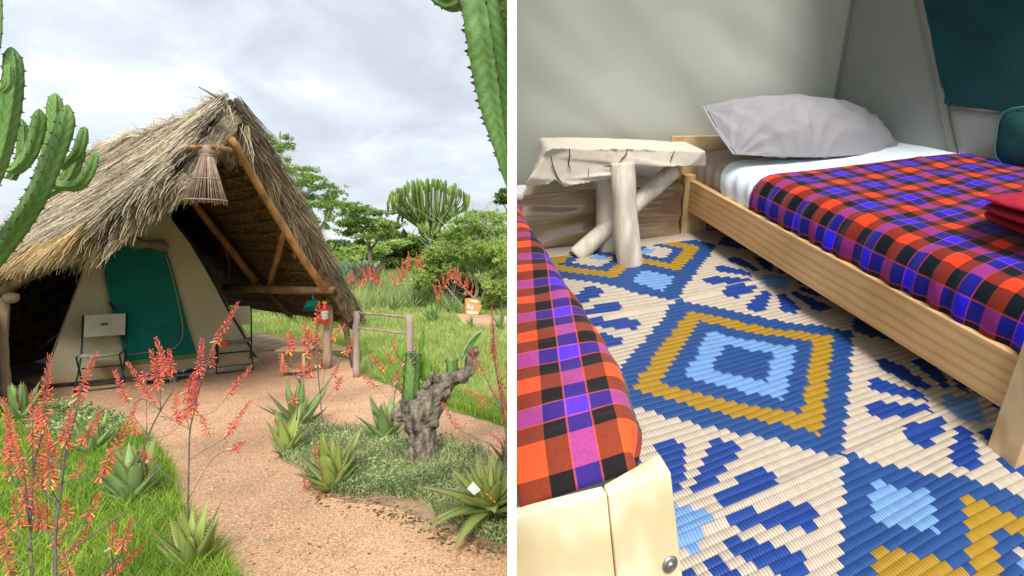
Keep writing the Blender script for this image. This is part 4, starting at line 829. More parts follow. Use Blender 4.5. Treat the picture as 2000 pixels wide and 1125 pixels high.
for i in range(26):
    sx=random.choice((-1,-1,1)); x0=838+sx*random.uniform(2,18); y0_=random.uniform(430,455); tx=x0+sx*random.uniform(0,14); ty=y0_-random.uniform(18,40)
    P=[at(838,480-random.random()*20,Yc),at(x0,y0_+6,Yc+random.uniform(-1,1)),at(tx,ty,Yc+random.uniform(-1,1))]; S_=spline([tuple(p) for p in P],8); mb=MB(); mb.tube(S_,[.06,.07,.08,.085,.085,.08,.07,.03],5,rnd=random.random()); mb.build('arm',CE,ct)
for i in range(9):
    x0=812+random.uniform(-4,12); P=[at(838,462,Yc),at(x0+6,452,Yc-.5),at(x0,440+random.random()*8,Yc-.6),at(x0+random.uniform(0,12),460,Yc-.7)]; P=[at(812+i*2,425,Yc-.5),at(816+i*2,440,Yc-.6),at(822+i*1.8,452,Yc-.6),at(830+i,461,Yc-.4)]
    S_=spline([tuple(p) for p in P],8); mb=MB(); mb.tube(S_,.05,5); mb.build('arm',CE,ct)
# prickly pear thicket and dead tangle
pp_=root('prickly_pear',gnd(690,548),'grey green prickly pear thicket by the corner of the thatch','cactus'); Yp=22; s=Yp/F; random.seed(3)
GP=mat('pad_grey',(.22,.33,.20),.6,.2,3)
for i in range(70): pad(pp_,at(random.uniform(655,735),random.uniform(520,552),Yp+random.uniform(-1,1)),random.uniform(8,12)*s,random.uniform(12,20)*s,random.uniform(-.7,.7),GP,yaw=random.uniform(-1,1))
dt=root('dead_branches',gnd(718,560),'dark tangle of dead branches between the prickly pear and the pink spikes','branches'); random.seed(8)
for i in range(40):
    x=random.uniform(700,740); a=random.uniform(-.9,.9); P=[at(x,545,Yp-1.5),at(x+a*8,528,Yp-1.4),at(x+a*20,random.uniform(508,525),Yp-1.3)]; mb=MB(); mb.tube(spline([tuple(p) for p in P],6),[.045,.04,.035,.03,.02,.01],4); mb.build('twig',POLED,dt)
# far ridge, its haze put into the bluish colour
mb=MB(); rows=[[(-1500+i*60,700,z if z<0 else 4+9*(.5+noise.noise(Vector((i*.35,0,0))))) for i in range(60)] for z in (-1,1)]
rows.append([(p[0],820,-1) for p in rows[0]]); mb.quadstrip(rows); mb.build('hills',mat('far_hill',(.13,.20,.19),.95,.15,.02),kind='structure')
mb=MB()

# leaf litter and small stones on the path
q=sample(PATH,1100); k=~inpoly(q[:,0],q[:,1],LAWN)&~inpoly(q[:,0],q[:,1],ISL); P=togr(q[k],.009)
leafcloud('leaf_litter',P,.012,mat('litter',(.20,.13,.07),.9,.4,4,attr=True,avar=.7,col2=(.34,.28,.12)),kind='stuff',flat=.9)
sheet('bed_soil',[(640,965),(760,968),(830,975),(900,1030),(1000,1050),(1000,1090),(930,1066),(850,1024),(760,988),(680,980)],.0065,DIRT,2)
q=sample([(600,960),(760,975),(900,1045),(985,1070),(985,1100),(860,1060),(700,995),(600,985)],260); P=togr(lim(q),.01); leafcloud('bed_edge_litter',P,.02,MATS['litter'],kind='stuff',flat=.8)

rb_=(root('seed_string',at(948,965,gnd(955,1015).y-.3),'string of red and yellow seeds across the leaves of the tagged aloe','seeds'))
YB=gnd(955,1015).y-.3
for i in range(6):
    c=at(948+i*3.6,962+i*3.6,YB); mb=MB(); mb.tube([c+Vector((-.004,0,.004)),c+Vector((0,0,0)),c+Vector((.004,0,-.004))],[.002,.0045,.002],6); mb.build('seed',RED if i%2==0 else YEL,rb_)
mb=MB(); mb.tube([at(935,950,YB),at(948,962,YB),at(968,983,YB+.02),at(971,998,YB+.05)],.0015,4); mb.build('string',POLED,rb_)
# far scrub belt on the plain
n=26000; Yd=45*np.exp(rng.random(n)*2.2); X=(rng.uniform(-60,1010,n)-CX)/F*Yd; zz=rng.random(n)**.7*(1.6+.9*np.sin(X*.21)+.8*np.sin(Yd*.3))
leafcloud('far_scrub',np.stack([X,Yd,np.abs(zz)],1),.9,LF3,kind='stuff',tall=1.2)
# ================================================================== the tent room on the right
def aa(b,c,px=1006): return amin(b,c,px)
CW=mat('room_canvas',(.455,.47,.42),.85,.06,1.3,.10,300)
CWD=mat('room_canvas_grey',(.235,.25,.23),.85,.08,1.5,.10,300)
PINE=mat('pine',(.64,.385,.17),.5,.14,2.2,.08,40,spec=.35,col2=(.74,.48,.24))
PINEM=mat('pine_mid',(.62,.46,.27),.5,.12,6,.08,40,spec=.3)
PINEL=mat('pine_light',(.80,.70,.50),.5,.10,5,.08,40,spec=.3)
def grain(m,rot,dk=(.90,.80,.68,1)):
    t=m.node_tree; mp=[n for n in t.nodes if n.type=='MAPPING'][0]; b=t.nodes[m['bsdf']]; src=b.inputs['Base Color'].links[0].from_socket
    w_=N(t,'ShaderNodeTexWave'); w_.wave_type='BANDS'; w_.bands_direction='Z'; w_.inputs['Scale'].default_value=8; w_.inputs['Distortion'].default_value=9; w_.inputs['Detail'].default_value=3; w_.inputs['Detail Scale'].default_value=.4; w_.inputs['Detail Roughness'].default_value=.65
    m2=N(t,'ShaderNodeMapping'); m2.inputs['Scale'].default_value=rot; c=[n for n in t.nodes if n.type=='TEX_COORD'][0]; u=N(t,'ShaderNodeAttribute'); u.attribute_name='roompos'
    t.links.new(u.outputs['Vector'],m2.inputs[0]); t.links.new(m2.outputs[0],w_.inputs[0])
    r=N(t,'ShaderNodeValToRGB'); r.color_ramp.elements[0].color=dk; r.color_ramp.elements[1].color=(1.06,1.05,1.02,1); r.color_ramp.elements[1].position=.45; t.links.new(w_.outputs[0],r.inputs[0])
    v=N(t,'ShaderNodeTexVoronoi'); v.inputs['Scale'].default_value=2.6; t.links.new(m2.outputs[0],v.inputs[0]); kr=N(t,'ShaderNodeValToRGB'); kr.color_ramp.elements[0].color=(.25,.12,.06,1); kr.color_ramp.elements[0].position=.025; kr.color_ramp.elements[1].color=(1,1,1,1); kr.color_ramp.elements[1].position=.06; t.links.new(v.outputs[0],kr.inputs[0])
    a=N(t,'ShaderNodeVectorMath',operation='MULTIPLY'); t.links.new(src,a.inputs[0]); t.links.new(r.outputs[0],a.inputs[1]); a2=N(t,'ShaderNodeVectorMath',operation='MULTIPLY'); t.links.new(a.outputs[0],a2.inputs[0]); t.links.new(kr.outputs[0],a2.inputs[1]); t.links.new(a2.outputs[0],b.inputs['Base Color'])
grain(PINE,(1,.16,1)); grain(PINEL,(1,1,.14)); grain(PINEM,(1,1,.14))
def roompos(o):
    me=o.data; off=np.array(wloc(o.parent) if o.parent is not None else o.location); n=len(me.vertices); co=np.zeros(n*3); me.vertices.foreach_get('co',co); co=co.reshape(-1,3)+off-np.array(O)
    M_=np.array([tuple(RU),tuple(RV),tuple(RN)]); q_=co@M_.T; a=me.attributes.new('roompos','FLOAT_VECTOR','POINT'); a.data.foreach_set('vector',q_.astype(np.float32).ravel()); return o
def fl_poly(bs,a1,c):  # outline bounded on the left by the divider board
    return [Rm(aa(b,c),b,c) for b in bs]+[Rm(a1,bs[-1],c),Rm(a1,bs[0],c)]
mb=MB(); t_=fl_poly([-2.95,-.12],3.9,-.012); b_=fl_poly([-2.95,-.12],3.9,-.08); mb.hexa(b_+t_); mb.build('room_floor',mat('groundsheet',(.10,.10,.09),.8,.2,4),smooth=False,kind='structure')
# walls
def wn(a,c): return .020*noise.noise(Vector((a*1.1+c*.5,c*.9-a*.3,1)))+.016*abs(noise.noise(Vector((a*1.6+c*2.2,c*1.1-a*.9,7))))+.016*noise.noise(Vector((a*2.2+c*3.0,c*1.4-a*.8,4)))+.006*noise.noise(Vector((a*5+c*6,c*2,9)))
mb=MB(); rows=[]
for i in range(61):
    c=-.03+1.95*i/60; a0=aa(-2.84,c); rows.append([Rm(a0+(2.74-a0)*j/90,-2.84+wn(a0+(2.74-a0)*j/90,c)*min(1,j/3,(90-j)/3),c) for j in range(91)])
mb.quadstrip(rows); tag(mb.build('tent_wall_canvas',CW,loc=Rm(1.5,-2.84,0)),'large pale khaki canvas wall of the tent room, behind the wooden bench','tent wall')
P0=Rm(2.74,-2.84,0); wd_=(Rm(3.10,-2.02,0)-P0).normalized(); wn_=wd_.cross(-RN).normalized(); wn_=wn_ if wn_.dot(RV)>0 else -wn_
wn_=(wn_).normalized()
inn=wn_ if wn_.dot(-RU)>0 else -wn_
def onW(px,py,off=0): return hit(px,py,P0+inn*off,inn)
tw=root('tent_side_wall',P0,'dark grey tent side wall with a large teal window flap','tent wall')
mb=MB(); rows=[[P0+wd_*(3.2*j/40)-RN*(c_-0)*-1*-1 + RN*0 for j in range(41)] for c_ in (0,)]
rows=[]
for i in range(31):
    c=-.03+1.95*i/30; rows.append([Rm(2.74,-2.84,c)+wd_*(3.2*j/40)+inn*(.012*noise.noise(Vector((j*.3,c*3,2)))*min(1,j/2)) for j in range(41)])
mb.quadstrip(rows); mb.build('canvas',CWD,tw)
mb=MB(); tl=MB(); rows=[]
poly=[(1797,-30),(1845,203),(1900,209),(1955,215),(2030,224),(2040,-30)]
for i in range(13):
    t=i/12; l=(1797+48*t,-30+233*t); r_=(2040-5*t,-30+254*t); rows.append([onW(l[0]+(r_[0]-l[0])*j/10,l[1]+(r_[1]-l[1])*j/10,.022+.006*math.sin(j*1.3+i)) for j in range(11)])
mb.quadstrip(rows); win=mb.build('window_flap',mat('teal_dark',(.004,.045,.055),.85,.2,5,.25,240),tw)
mb=MB(); mb.quadstrip([[onW(1783+75*t+dx,-30+332*t,.018) for t in [k/12 for k in range(13)]] for dx in (0,13)]); mb.build('window_band',mat('canvas_band',(.20,.21,.18),.85,.06,2,.1,300),tw)
for off,m_ in ((-1,CWD),(14,mat('stitch',(.03,.08,.08),.8,.1,5))):
    mb=MB(); mb.tube([onW(1783+75*t+off,-30+332*t,.022) for t in [k/12 for k in range(13)]],.003,5); mb.build('seam',m_,tw)
mb=MB(); mb.quadstrip([[onW(1858+(2040-1858)*k/8,y+ (k*2.2),.016) for k in range(9)] for y in (207,212)]) ; mb.build('seam',mat('canvas_band2',(.15,.17,.15),.85,.06,2),tw)
mb=MB(); mb.tube([Rm(2.735,-2.825,c) for c in [k*.2 for k in range(10)]],.006,6); mb.build('corner_seam',CWD,tw)
# teal bag hanging at the wall
bg_=root('teal_bag',onW(1990,275,.08),'soft dark teal bag hanging by the bed at the right edge','bag')
mb=MB(); rows=[]; cB=onW(2010,272,.10); s=cB.y/F
for i in range(15):
    f=-1+2*i/14; hw=58*s*max(.05,(1-abs(f)**4))**.5*(1-.12*f); rows.append([cB+(-RN)*(-f*62*s)+wd_*(hw*math.cos(a))+inn*(.07*math.sin(a)*(1-abs(f)**3)+.006*math.sin(a*5+f*6)) for a in [k*2*PI/18 for k in range(18)]])
mb.quadstrip(rows,True); mb.build('body',mat('bag_teal',(.006,.07,.075),.7,.3,9,.4,120),bg_)
mb=MB(); mb.tube([cB+(-RN)*(-f*62*s)+wd_*(-58*s*max(.05,(1-abs(f)**4))**.5*(1-.12*f)*1.02)+inn*.03 for f in [-1+2*k/14 for k in range(15)]],.004,6); mb.build('piping',mat('bag_piping',(.03,.22,.22),.6,.1,5),bg_)
mb=MB(); mb.quadstrip([[Rm(2.25+1.25*j/10,-2.86+1.25*i/8,2.25-.60*j/10-.03*math.sin(i*.8)) for j in range(11)] for i in range(9)]); tag(mb.build('shade_roof_strip',CW,loc=Rm(2.6,-1.9,1.8)),'unseen sloping khaki canvas roof strip added to shade the right bed and wall','shade roof')  # out-of-view roof strip put in to darken the right wall and bed
# ------------------------------------------------------------------ woven rug
CB=(.015,.065,.24);CB2=(.012,.05,.27);LB=(.15,.31,.62);GD=(.36,.215,.018);CR=(.50,.44,.365);GY=(.33,.33,.38)
def rugcol(a,b):
    if b<-2.735: return GY
    if b<-2.715: return (.03,.09,.28)
    if b<-2.62: return CR
    u=(a-1.137)/.567; v=(b+1.420)/.545
    iu=round((u+v)/2); iv=round((u-v)/2)       # nearest even lattice centre in rotated frame
    best=min(((i+j,i-j) for i in (iu-1,iu,iu+1) for j in (iv-1,iv,iv+1)),key=lambda q:abs(u-q[0])+abs(v-q[1]))
    du,dv=u-best[0],v-best[1]; ci,cj=best; s=abs(du)+abs(dv)
    if (ci%2)!=0:        # flower cell
        r=math.hypot(du,dv); 
        if s<.17: return LB
        if .21<r<.70:
            ang=math.atan2(dv,du)+.13; k=round(ang/(PI/6)); da=ang-k*PI/6; L=.64 if k%2 else .58
            x=r*math.cos(da); y=r*math.sin(da); f=(x-.22)/(L-.22)
            if 0<f<1:
                hw=(.030+.062*f**.8)*(1 if f<.75 else max(0,1-((f-.75)/.25)**2)**.5)
                if abs(y)<hw: return CB2
        return CR
    if s>1: return CR
    typeB=((cj//2+ci//2)%2)!=0
    if not typeB:
        return CB if s>.80 else GD if s>.62 else CB if s>.45 else LB if s>.25 else CB
    t=abs(du)+abs(abs(dv)-.6)
    if t<.2: return LB
    if t<.4 or s>.80: return CB
    if s>.62 or t<.58: return GD
    if s>.50 or t<.72: return CB
    t2=abs(abs(du)-.2)+abs(abs(dv)-.0)
    return LB if abs(abs(du)-.22)+abs(dv+.06)*1.0<.10 else CR
def fold(a,b):
    f1=math.exp(-((b+1.955+.02*math.sin(a*5))/.016)**2)*.016*(1 if a>.6 else .3); f2=math.exp(-((b+.865+.03*(a-1.2))/.018)**2)*.013; g=.010*math.sin(b*9+a*3)*math.sin(a*4+b)+.006*math.sin(b*23+a*7)*max(0,min(1,(b+1.6)))
    h=f1+f2+max(0,g+.005)
    return h*(1 if 0<a<1.8 else .5)
pit=.0272; Vv=[];Ff=[];Cc=[];UV=[]; r_=0; b=-2.80; ua=.0142
while b<-.25:
    jit=random.uniform(-.004,.004); a0=math.ceil(aa(b,0)/ua)*ua; na=int((2.15-a0)/ua); base=len(Vv); prof=((0,0),(.05,.0014),(.5,.0026),(.95,.0022),(1.0,.0))
    for k in range(na+1):
        a=a0+k*ua
        for f_,h in prof:
            bb=b+pit*f_+.0025*math.sin(a*6+b*3); Vv.append(tuple(Rm(a,bb,.002+h+fold(a,bb)))); UV.append((a,bb))
    for k in range(na):
        col=rugcol(a0+(k+.5)*ua+jit,b+pit*.5); v_=random.uniform(.93,1.05)
        for q_ in range(4):
            i=base+k*5+q_; Ff.append((i,i+1,i+6,i+5)); sh=1 if q_ in(1,2) else .8; Cc.append((col[0]*sh*v_,col[1]*sh*v_,col[2]*sh*v_,1))
    b+=pit
rm=bpy.data.materials.new('rug'); rm.use_nodes=True; t=rm.node_tree; bs=t.nodes['Principled BSDF']; bs.inputs['Roughness'].default_value=.42; bs.inputs['Specular IOR Level'].default_value=.35
at_=N(t,'ShaderNodeAttribute'); at_.attribute_name='col'; u_=N(t,'ShaderNodeUVMap'); u_.uv_map='uv'; s_=N(t,'ShaderNodeSeparateXYZ'); t.links.new(u_.outputs[0],s_.inputs[0])
mm=N(t,'ShaderNodeMath',operation='MULTIPLY'); mm.inputs[1].default_value=2*PI/.0088; t.links.new(s_.outputs[0],mm.inputs[0]); sn=N(t,'ShaderNodeMath',operation='SINE'); t.links.new(mm.outputs[0],sn.inputs[0])
rr=N(t,'ShaderNodeValToRGB'); rr.color_ramp.elements[0].position=.05; rr.color_ramp.elements[0].color=(.80,.68,.54,1); rr.color_ramp.elements[1].position=.6; rr.color_ramp.elements[1].color=(1.08,1.1,1.14,1); mr=N(t,'ShaderNodeMapRange'); mr.inputs[1].default_value=-1; t.links.new(sn.outputs[0],mr.inputs[0]); t.links.new(mr.outputs[0],rr.inputs[0])
mu=N(t,'ShaderNodeVectorMath',operation='MULTIPLY'); t.links.new(at_.outputs[0],mu.inputs[0]); t.links.new(rr.outputs[0],mu.inputs[1]); t.links.new(mu.outputs[0],bs.inputs['Base Color'])
bp=N(t,'ShaderNodeBump'); bp.inputs['Strength'].default_value=.15; bp.inputs['Distance'].default_value=.001; t.links.new(sn.outputs[0],bp.inputs['Height']); t.links.new(bp.outputs[0],bs.inputs['Normal'])
rl=Rm(1.2,-1.5,0); o=npmesh('woven_rug',np.array(Vv),np.array(Ff),rm,smooth=False,loc=tuple(rl)); tag(o,'cream woven plastic rug with blue, light blue and mustard diamonds and flowers','rug')
me=o.data; ca=me.attributes.new('col','FLOAT_COLOR','FACE'); ca.data.foreach_set('color',np.array(Cc,dtype=np.float32).ravel())
ul=me.uv_layers.new(name='uv'); vi=np.zeros(len(me.loops),dtype=np.int32); me.loops.foreach_get('vertex_index',vi); ul.data.foreach_set('uv',np.array(UV,dtype=np.float32)[vi].ravel())
# ------------------------------------------------------------------ plaid
def plaid(name,per,offx,offy,R_,K_,B_,line):
    m=bpy.data.materials.new(name); m.use_nodes=True; t=m.node_tree; bs=t.nodes['Principled BSDF']; bs.inputs['Roughness'].default_value=.85; bs.inputs['Specular IOR Level'].default_value=.15; bs.inputs['Sheen Weight'].default_value=.12
    u_=N(t,'ShaderNodeUVMap'); u_.uv_map='uv'; n_=N(t,'ShaderNodeTexNoise'); n_.inputs['Scale'].default_value=14; n_.inputs['Detail'].default_value=6; t.links.new(u_.outputs[0],n_.inputs[0])
    s_=N(t,'ShaderNodeSeparateXYZ'); t.links.new(u_.outputs[0],s_.inputs[0]); cols=[];lns=[]
    for i,of in ((0,offx),(1,offy)):
        a=N(t,'ShaderNodeMath',operation='MULTIPLY_ADD'); a.inputs[1].default_value=1/(per[i] if isinstance(per,tuple) else per); a.inputs[2].default_value=of+20; t.links.new(s_.outputs[i],a.inputs[0]); f=N(t,'ShaderNodeMath',operation='FRACT'); t.links.new(a.outputs[0],f.inputs[0])
        r=N(t,'ShaderNodeValToRGB'); r.color_ramp.interpolation='CONSTANT'; e=r.color_ramp.elements; e[0].position=0; e[0].color=(*R_,1); e[1].position=.27; e[1].color=(*K_,1); q=e.new(.5); q.color=(*B_,1); q=e.new(.75); q.color=(*K_,1); t.links.new(f.outputs[0],r.inputs[0]); cols.append(r)
        l=N(t,'ShaderNodeValToRGB'); l.color_ramp.interpolation='CONSTANT'; e=l.color_ramp.elements; e[0].position=0; e[0].color=(0,0,0,1); e[1].position=.49; e[1].color=(1,1,1,1); 
        for p_,c_ in ((.508,0),(.745,1),(.763,0)): q=e.new(p_); q.color=(c_,c_,c_,1)
        t.links.new(f.outputs[0],l.inputs[0]); lns.append(l)
    mx=N(t,'ShaderNodeMix',data_type='RGBA'); mx.inputs[0].default_value=.5; t.links.new(cols[0].outputs[0],mx.inputs[6]); t.links.new(cols[1].outputs[0],mx.inputs[7])
    lm=N(t,'ShaderNodeMath',operation='MAXIMUM'); t.links.new(lns[0].outputs[0],lm.inputs[0]); t.links.new(lns[1].outputs[0],lm.inputs[1]); lf=N(t,'ShaderNodeMath',operation='MULTIPLY'); lf.inputs[1].default_value=.45; t.links.new(lm.outputs[0],lf.inputs[0])
    gm=N(t,'ShaderNodeGamma'); gm.inputs[1].default_value=2.6; t.links.new(mx.outputs[2],gm.inputs[0]); m2=N(t,'ShaderNodeMix',data_type='RGBA'); m2.inputs[7].default_value=(*line,1); t.links.new(lf.outputs[0],m2.inputs[0]); t.links.new(gm.outputs[0],m2.inputs[6])
    mr=N(t,'ShaderNodeMapRange'); mr.inputs[3].default_value=.45; mr.inputs[4].default_value=1.5; nw=N(t,'ShaderNodeTexNoise'); nw.inputs['Scale'].default_value=170; nw.inputs['Detail'].default_value=2; t.links.new(u_.outputs[0],nw.inputs[0]); av=N(t,'ShaderNodeMix'); av.inputs[0].default_value=.5; t.links.new(n_.outputs[0],av.inputs[2]); t.links.new(nw.outputs[0],av.inputs[3]); t.links.new(av.outputs[0],mr.inputs[0]); vm=N(t,'ShaderNodeVectorMath',operation='SCALE'); t.links.new(m2.outputs[2],vm.inputs[0]); t.links.new(mr.outputs[0],vm.inputs['Scale']); t.links.new(vm.outputs[0],bs.inputs['Base Color'])
    n2=N(t,'ShaderNodeTexNoise'); n2.inputs['Scale'].default_value=420; t.links.new(u_.outputs[0],n2.inputs[0]); bp=N(t,'ShaderNodeBump'); bp.inputs['Strength'].default_value=.4; bp.inputs['Distance'].default_value=.002; t.links.new(n2.outputs[0],bp.inputs['Height']); n3=N(t,'ShaderNodeTexNoise'); n3.noise_type='RIDGED_MULTIFRACTAL'; n3.inputs['Scale'].default_value=7; n3.inputs['Detail'].default_value=4; n3.inputs['Distortion'].default_value=.6; t.links.new(u_.outputs[0],n3.inputs[0]); b3=N(t,'ShaderNodeBump'); b3.inputs['Strength'].default_value=.45; b3.inputs['Distance'].default_value=.006; t.links.new(n3.outputs[0],b3.inputs['Height']); t.links.new(bp.outputs[0],b3.inputs['Normal']); t.links.new(b3.outputs[0],bs.inputs['Normal'])
    return m
PL1=plaid('plaid_right',(.245,.212),.12,.05,(.99,.29,.14),(.06,.12,.17),(.20,.16,.93),(.62,.05,.02))
PL2=plaid('plaid_left_lit',.185,.0,.30,(1.0,.42,.26),(.20,.18,.19),(.42,.28,.95),(.9,.13,.10))  # paler palette: the strong light on the left bed is put into the colours
def gridmesh(name,fn,ni,nj,m,parent,uvf=None,thick=0,**k):
    V=[];U_=[]
    for i in range(ni):
        for j in range(nj):
            p,uv=fn(i/(ni-1),j/(nj-1)); V.append(tuple(p)); U_.append(uv)
    Fq=[(i*nj+j,i*nj+j+1,(i+1)*nj+j+1,(i+1)*nj+j) for i in range(ni-1) for j in range(nj-1)]
    o=npmesh(name,np.array(V),np.array(Fq),m,parent,smooth=True,**k); me=o.data; ul=me.uv_layers.new(name='uv'); vi=np.zeros(len(me.loops),dtype=np.int32); me.loops.foreach_get('vertex_index',vi); ul.data.foreach_set('uv',np.array(U_,dtype=np.float32)[vi].ravel())
    if thick: md=o.modifiers.new('s','SOLIDIFY'); md.thickness=thick; md.offset=0
    return o
# ------------------------------------------------------------------ right bed
bd=root('wooden_bed',Rm(1.62,-.68,0),'pine bed on the right with a grey pillow and white sheet under a plaid blanket','bed')
mb=MB(); mb.rbox(1.605,1.645,-2.708,-.70,.150,.335); roompos(mb.build('side_rail',PINE,bd,smooth=False,bevel=.004))
mb=MB(); mb.rbox(1.575,1.745,-2.765,-2.712,0,.36); roompos(mb.build('leg',PINEM,bd,smooth=False,bevel=.003))
mb=MB(); mb.rbox(1.578,1.70,-.698,-.60,0,.425); roompos(mb.build('leg',PINEM,bd,smooth=False,bevel=.004))
mb=MB(); mb.rbox(1.50,3.0,-2.785,-2.768,.30,.575); roompos(mb.build('headboard',PINEM,bd,smooth=False,bevel=.004))
mb=MB(); mb.rbox(2.95,3.02,-.698,-.60,0,.425); roompos(mb.build('leg',PINEM,bd,smooth=False,bevel=.004))
mb=MB(); mb.rbox(1.71,2.94,-.68,-.64,.15,.335); roompos(mb.build('foot_rail',PINE,bd,smooth=False,bevel=.004))
mb=MB(); mb.rbox(2.98,3.02,-2.70,-.70,.150,.335); roompos(mb.build('side_rail',PINE,bd,smooth=False,bevel=.004))
mb=MB(); mb.rbox(1.66,2.97,-2.70,-.70,.16,.20); mb.build('bed_base',PINE,bd,smooth=False)
cs=[(1.665,.27),(1.652,.33),(1.642,.38),(1.645,.42),(1.662,.455),(1.70,.482),(1.78,.495),(1.95,.505),(2.3,.533),(2.7,.568),(2.95,.585),(3.12,.59)]
def CS(t,off=0):
    P=CS.P; L=CS.L; d=t*L[-1]; k=max(i for i in range(len(L)) if L[i]<=d+1e-9); k=min(k,len(P)-2); f=(d-L[k])/(L[k+1]-L[k]); a=P[k][0]+(P[k+1][0]-P[k][0])*f; c=P[k][1]+(P[k+1][1]-P[k][1])*f
    da,dc=P[k+1][0]-P[k][0],P[k+1][1]-P[k][1]; l=math.hypot(da,dc); return a-dc/l*off,c+da/l*off,d
sp_=[tuple(x) for x in spline(cs,90)]; CS.P=sp_; CS.L=[0]
for p_,q_ in zip(sp_,sp_[1:]): CS.L.append(CS.L[-1]+math.hypot(p_[0]-q_[0],p_[1]-q_[1]))
def bedsheet(b0,b1,off,wr=.004,edge=None):
    def fn(s,t):
        b=b0+(b1-b0)*t; a,c,d=CS(s,off+wr*noise.noise(Vector((s*14,b*7,off*50)))+wr*.8*math.sin(b*60+s*9+4*noise.noise(Vector((s*4,b*3,0))))*max(0,1-abs(s-.08)*8))
        if edge: b+=edge(s,t)
        return Rm(a,b,c),(d,b)
    return fn
gridmesh('mattress_cover',bedsheet(-2.755,-.68,0,.010),70,160,mat('sheet_taupe',(.36,.30,.25),.85,.05,3,.15,200),bd)
ws=gridmesh('white_sheet',bedsheet(-2.47,-1.90,.012,.007,lambda s,t:(.02*math.sin(s*9)+(.05*(.12-s)/.12 if s<.12 else 0))*(1-t)),70,40,mat('white_sheet',(.76,.82,.90),.85,.04,3,.15,120),bd,thick=.006)
bk=root('plaid_blanket',Rm(2.0,-2.1,.5),'red, blue and black plaid blanket spread over the right bed','blanket')
gridmesh('cloth',bedsheet(-2.15,-.69,.022,.011,lambda s,t:.13*s*(1-t)),110,150,PL1,bk,thick=.006)
mb=MB(); P=[]
for k in range(41): a,c,d=CS(k/40*.97+.01,.022); P.append(Rm(a,-2.153+.13*k/40,c))
mb.tube(P,.0045,5); mb.build('hem',mat('hem_purple',(.25,.03,.22),.8,.2,8),bk)
# pillow
s=3.05/F; PC=hit(1566,262,Rm(0,-2.50,0),RV); L_=hit(1390,262,Rm(0,-2.50,0),RV); ex=(hit(1732,262,Rm(0,-2.46,0),RV)-L_)*.5; upv=-RN
ey=(-RV*math.cos(.50)+upv*math.sin(.50))*.255; ez=ex.normalized().cross(ey.normalized()); ez=ez if ez.dot(upv)>0 else -ez
PC=L_+ex+upv*.045
def pil(i,j):
    th=j*2*PI; q=i*2-1      # q: across the width ; th: round the section
    v=math.copysign(abs(math.cos(th))**.8,math.cos(th)); hs=math.sin(th); u=q
    if abs(q)>.97: hs*=max(0,(1-abs(q))/.03)
    pinx=1-.03*(1-v*v)-.05*v*v*(1 if u<0 else 0); piny=1-.24*u*u*(1 if u<0 else 1.2)-(.22*max(0,u)**3)
    T_=.155*(max(0,(1-abs(u)**2.6)*(1-abs(v)**2.4+.02)))**.62
    up_=1 if hs>=0 else -1
    # creases: V shaped valleys that run in from the corners and the near edge
    w=0
    for k,(cu,cv,fq) in enumerate(((-1,1,9),(-1,-1,10),(1,1,9),(1,-1,11),(-.2,-1.5,8))):
        a=math.atan2(v*.4-cv*.4,u-cu); r=math.hypot(v*.4-cv*.4,u-cu); w-=.024*math.exp(-r*1.3)*abs(math.sin(a*fq+3*noise.noise(Vector((r*2,k,1)))))
    w+=.018*abs(noise.noise(Vector((u*2.2+v,v*1.6-u*.6,3+up_))))+.004*noise.noise(Vector((u*7,v*4,8)))
    d=(T_+(w if T_>.02 else w*T_/.02))*abs(hs)**.55*up_
    return PC+ex*(u*pinx)+ey*(v*piny)+ez*d-upv*(.02*u*u),(u,v)
pw=root('pillow',Rm(2.2,-2.55,.5),'crumpled grey pillow leaning on the canvas at the bed head','pillow')
gridmesh('pillow_case',lambda i,j:pil(i,j),170,121,mat('pillow_grey',(.295,.285,.31),.85,.04,4,.18,70),pw)
mb=MB(); mb.tube([pil(.015,k/40)[0] for k in range(41)],.005,5); mb.build('pillow_hem',MATS['pillow_grey'],pw)
# towels
def towel(px,py,c0,th,lab,ln=.60,wd=.34,sk=0):
    a0,b0=rc(px,py,c0+.015); r=root('folded_towel',Rm(a0+wd/2,b0+ln/2,c0),lab,'towel')
    for lay in range(2):
        def fn(i,j,lay=lay):
            th_=j*2*PI; x=-1+2*i; pr=max(0,1-abs(x)**5)**.5; ct,st_=math.cos(th_),math.sin(th_); ct=math.copysign(abs(ct)**.55,ct); st_=math.copysign(abs(st_)**.75,st_)
            h=th*.27*pr; n_=.003*noise.noise(Vector((i*12,j*11,lay))); cc=c0+th*(.27+.46*lay)
            return Rm(a0+wd/2+(wd/2)*ct*(.35+.65*pr)+.03*x*sk-(.012 if lay else 0),b0+ln*(.5+.5*x)+n_,cc+h*st_+n_+.012*math.sin(i*4)*lay),(i,j)
        gridmesh('towel_layer',fn,50,40,mat('towel_red',(.46,.018,.045),.95,.15,30,.9,260),r)
    return r
towel(1897,418,.575,.065,'dark red folded towel at the bottom of the pair on the plaid bed')
towel(1907,402,.640,.065,'crimson folded towel on top of the pair on the plaid bed',ln=.56,sk=1)
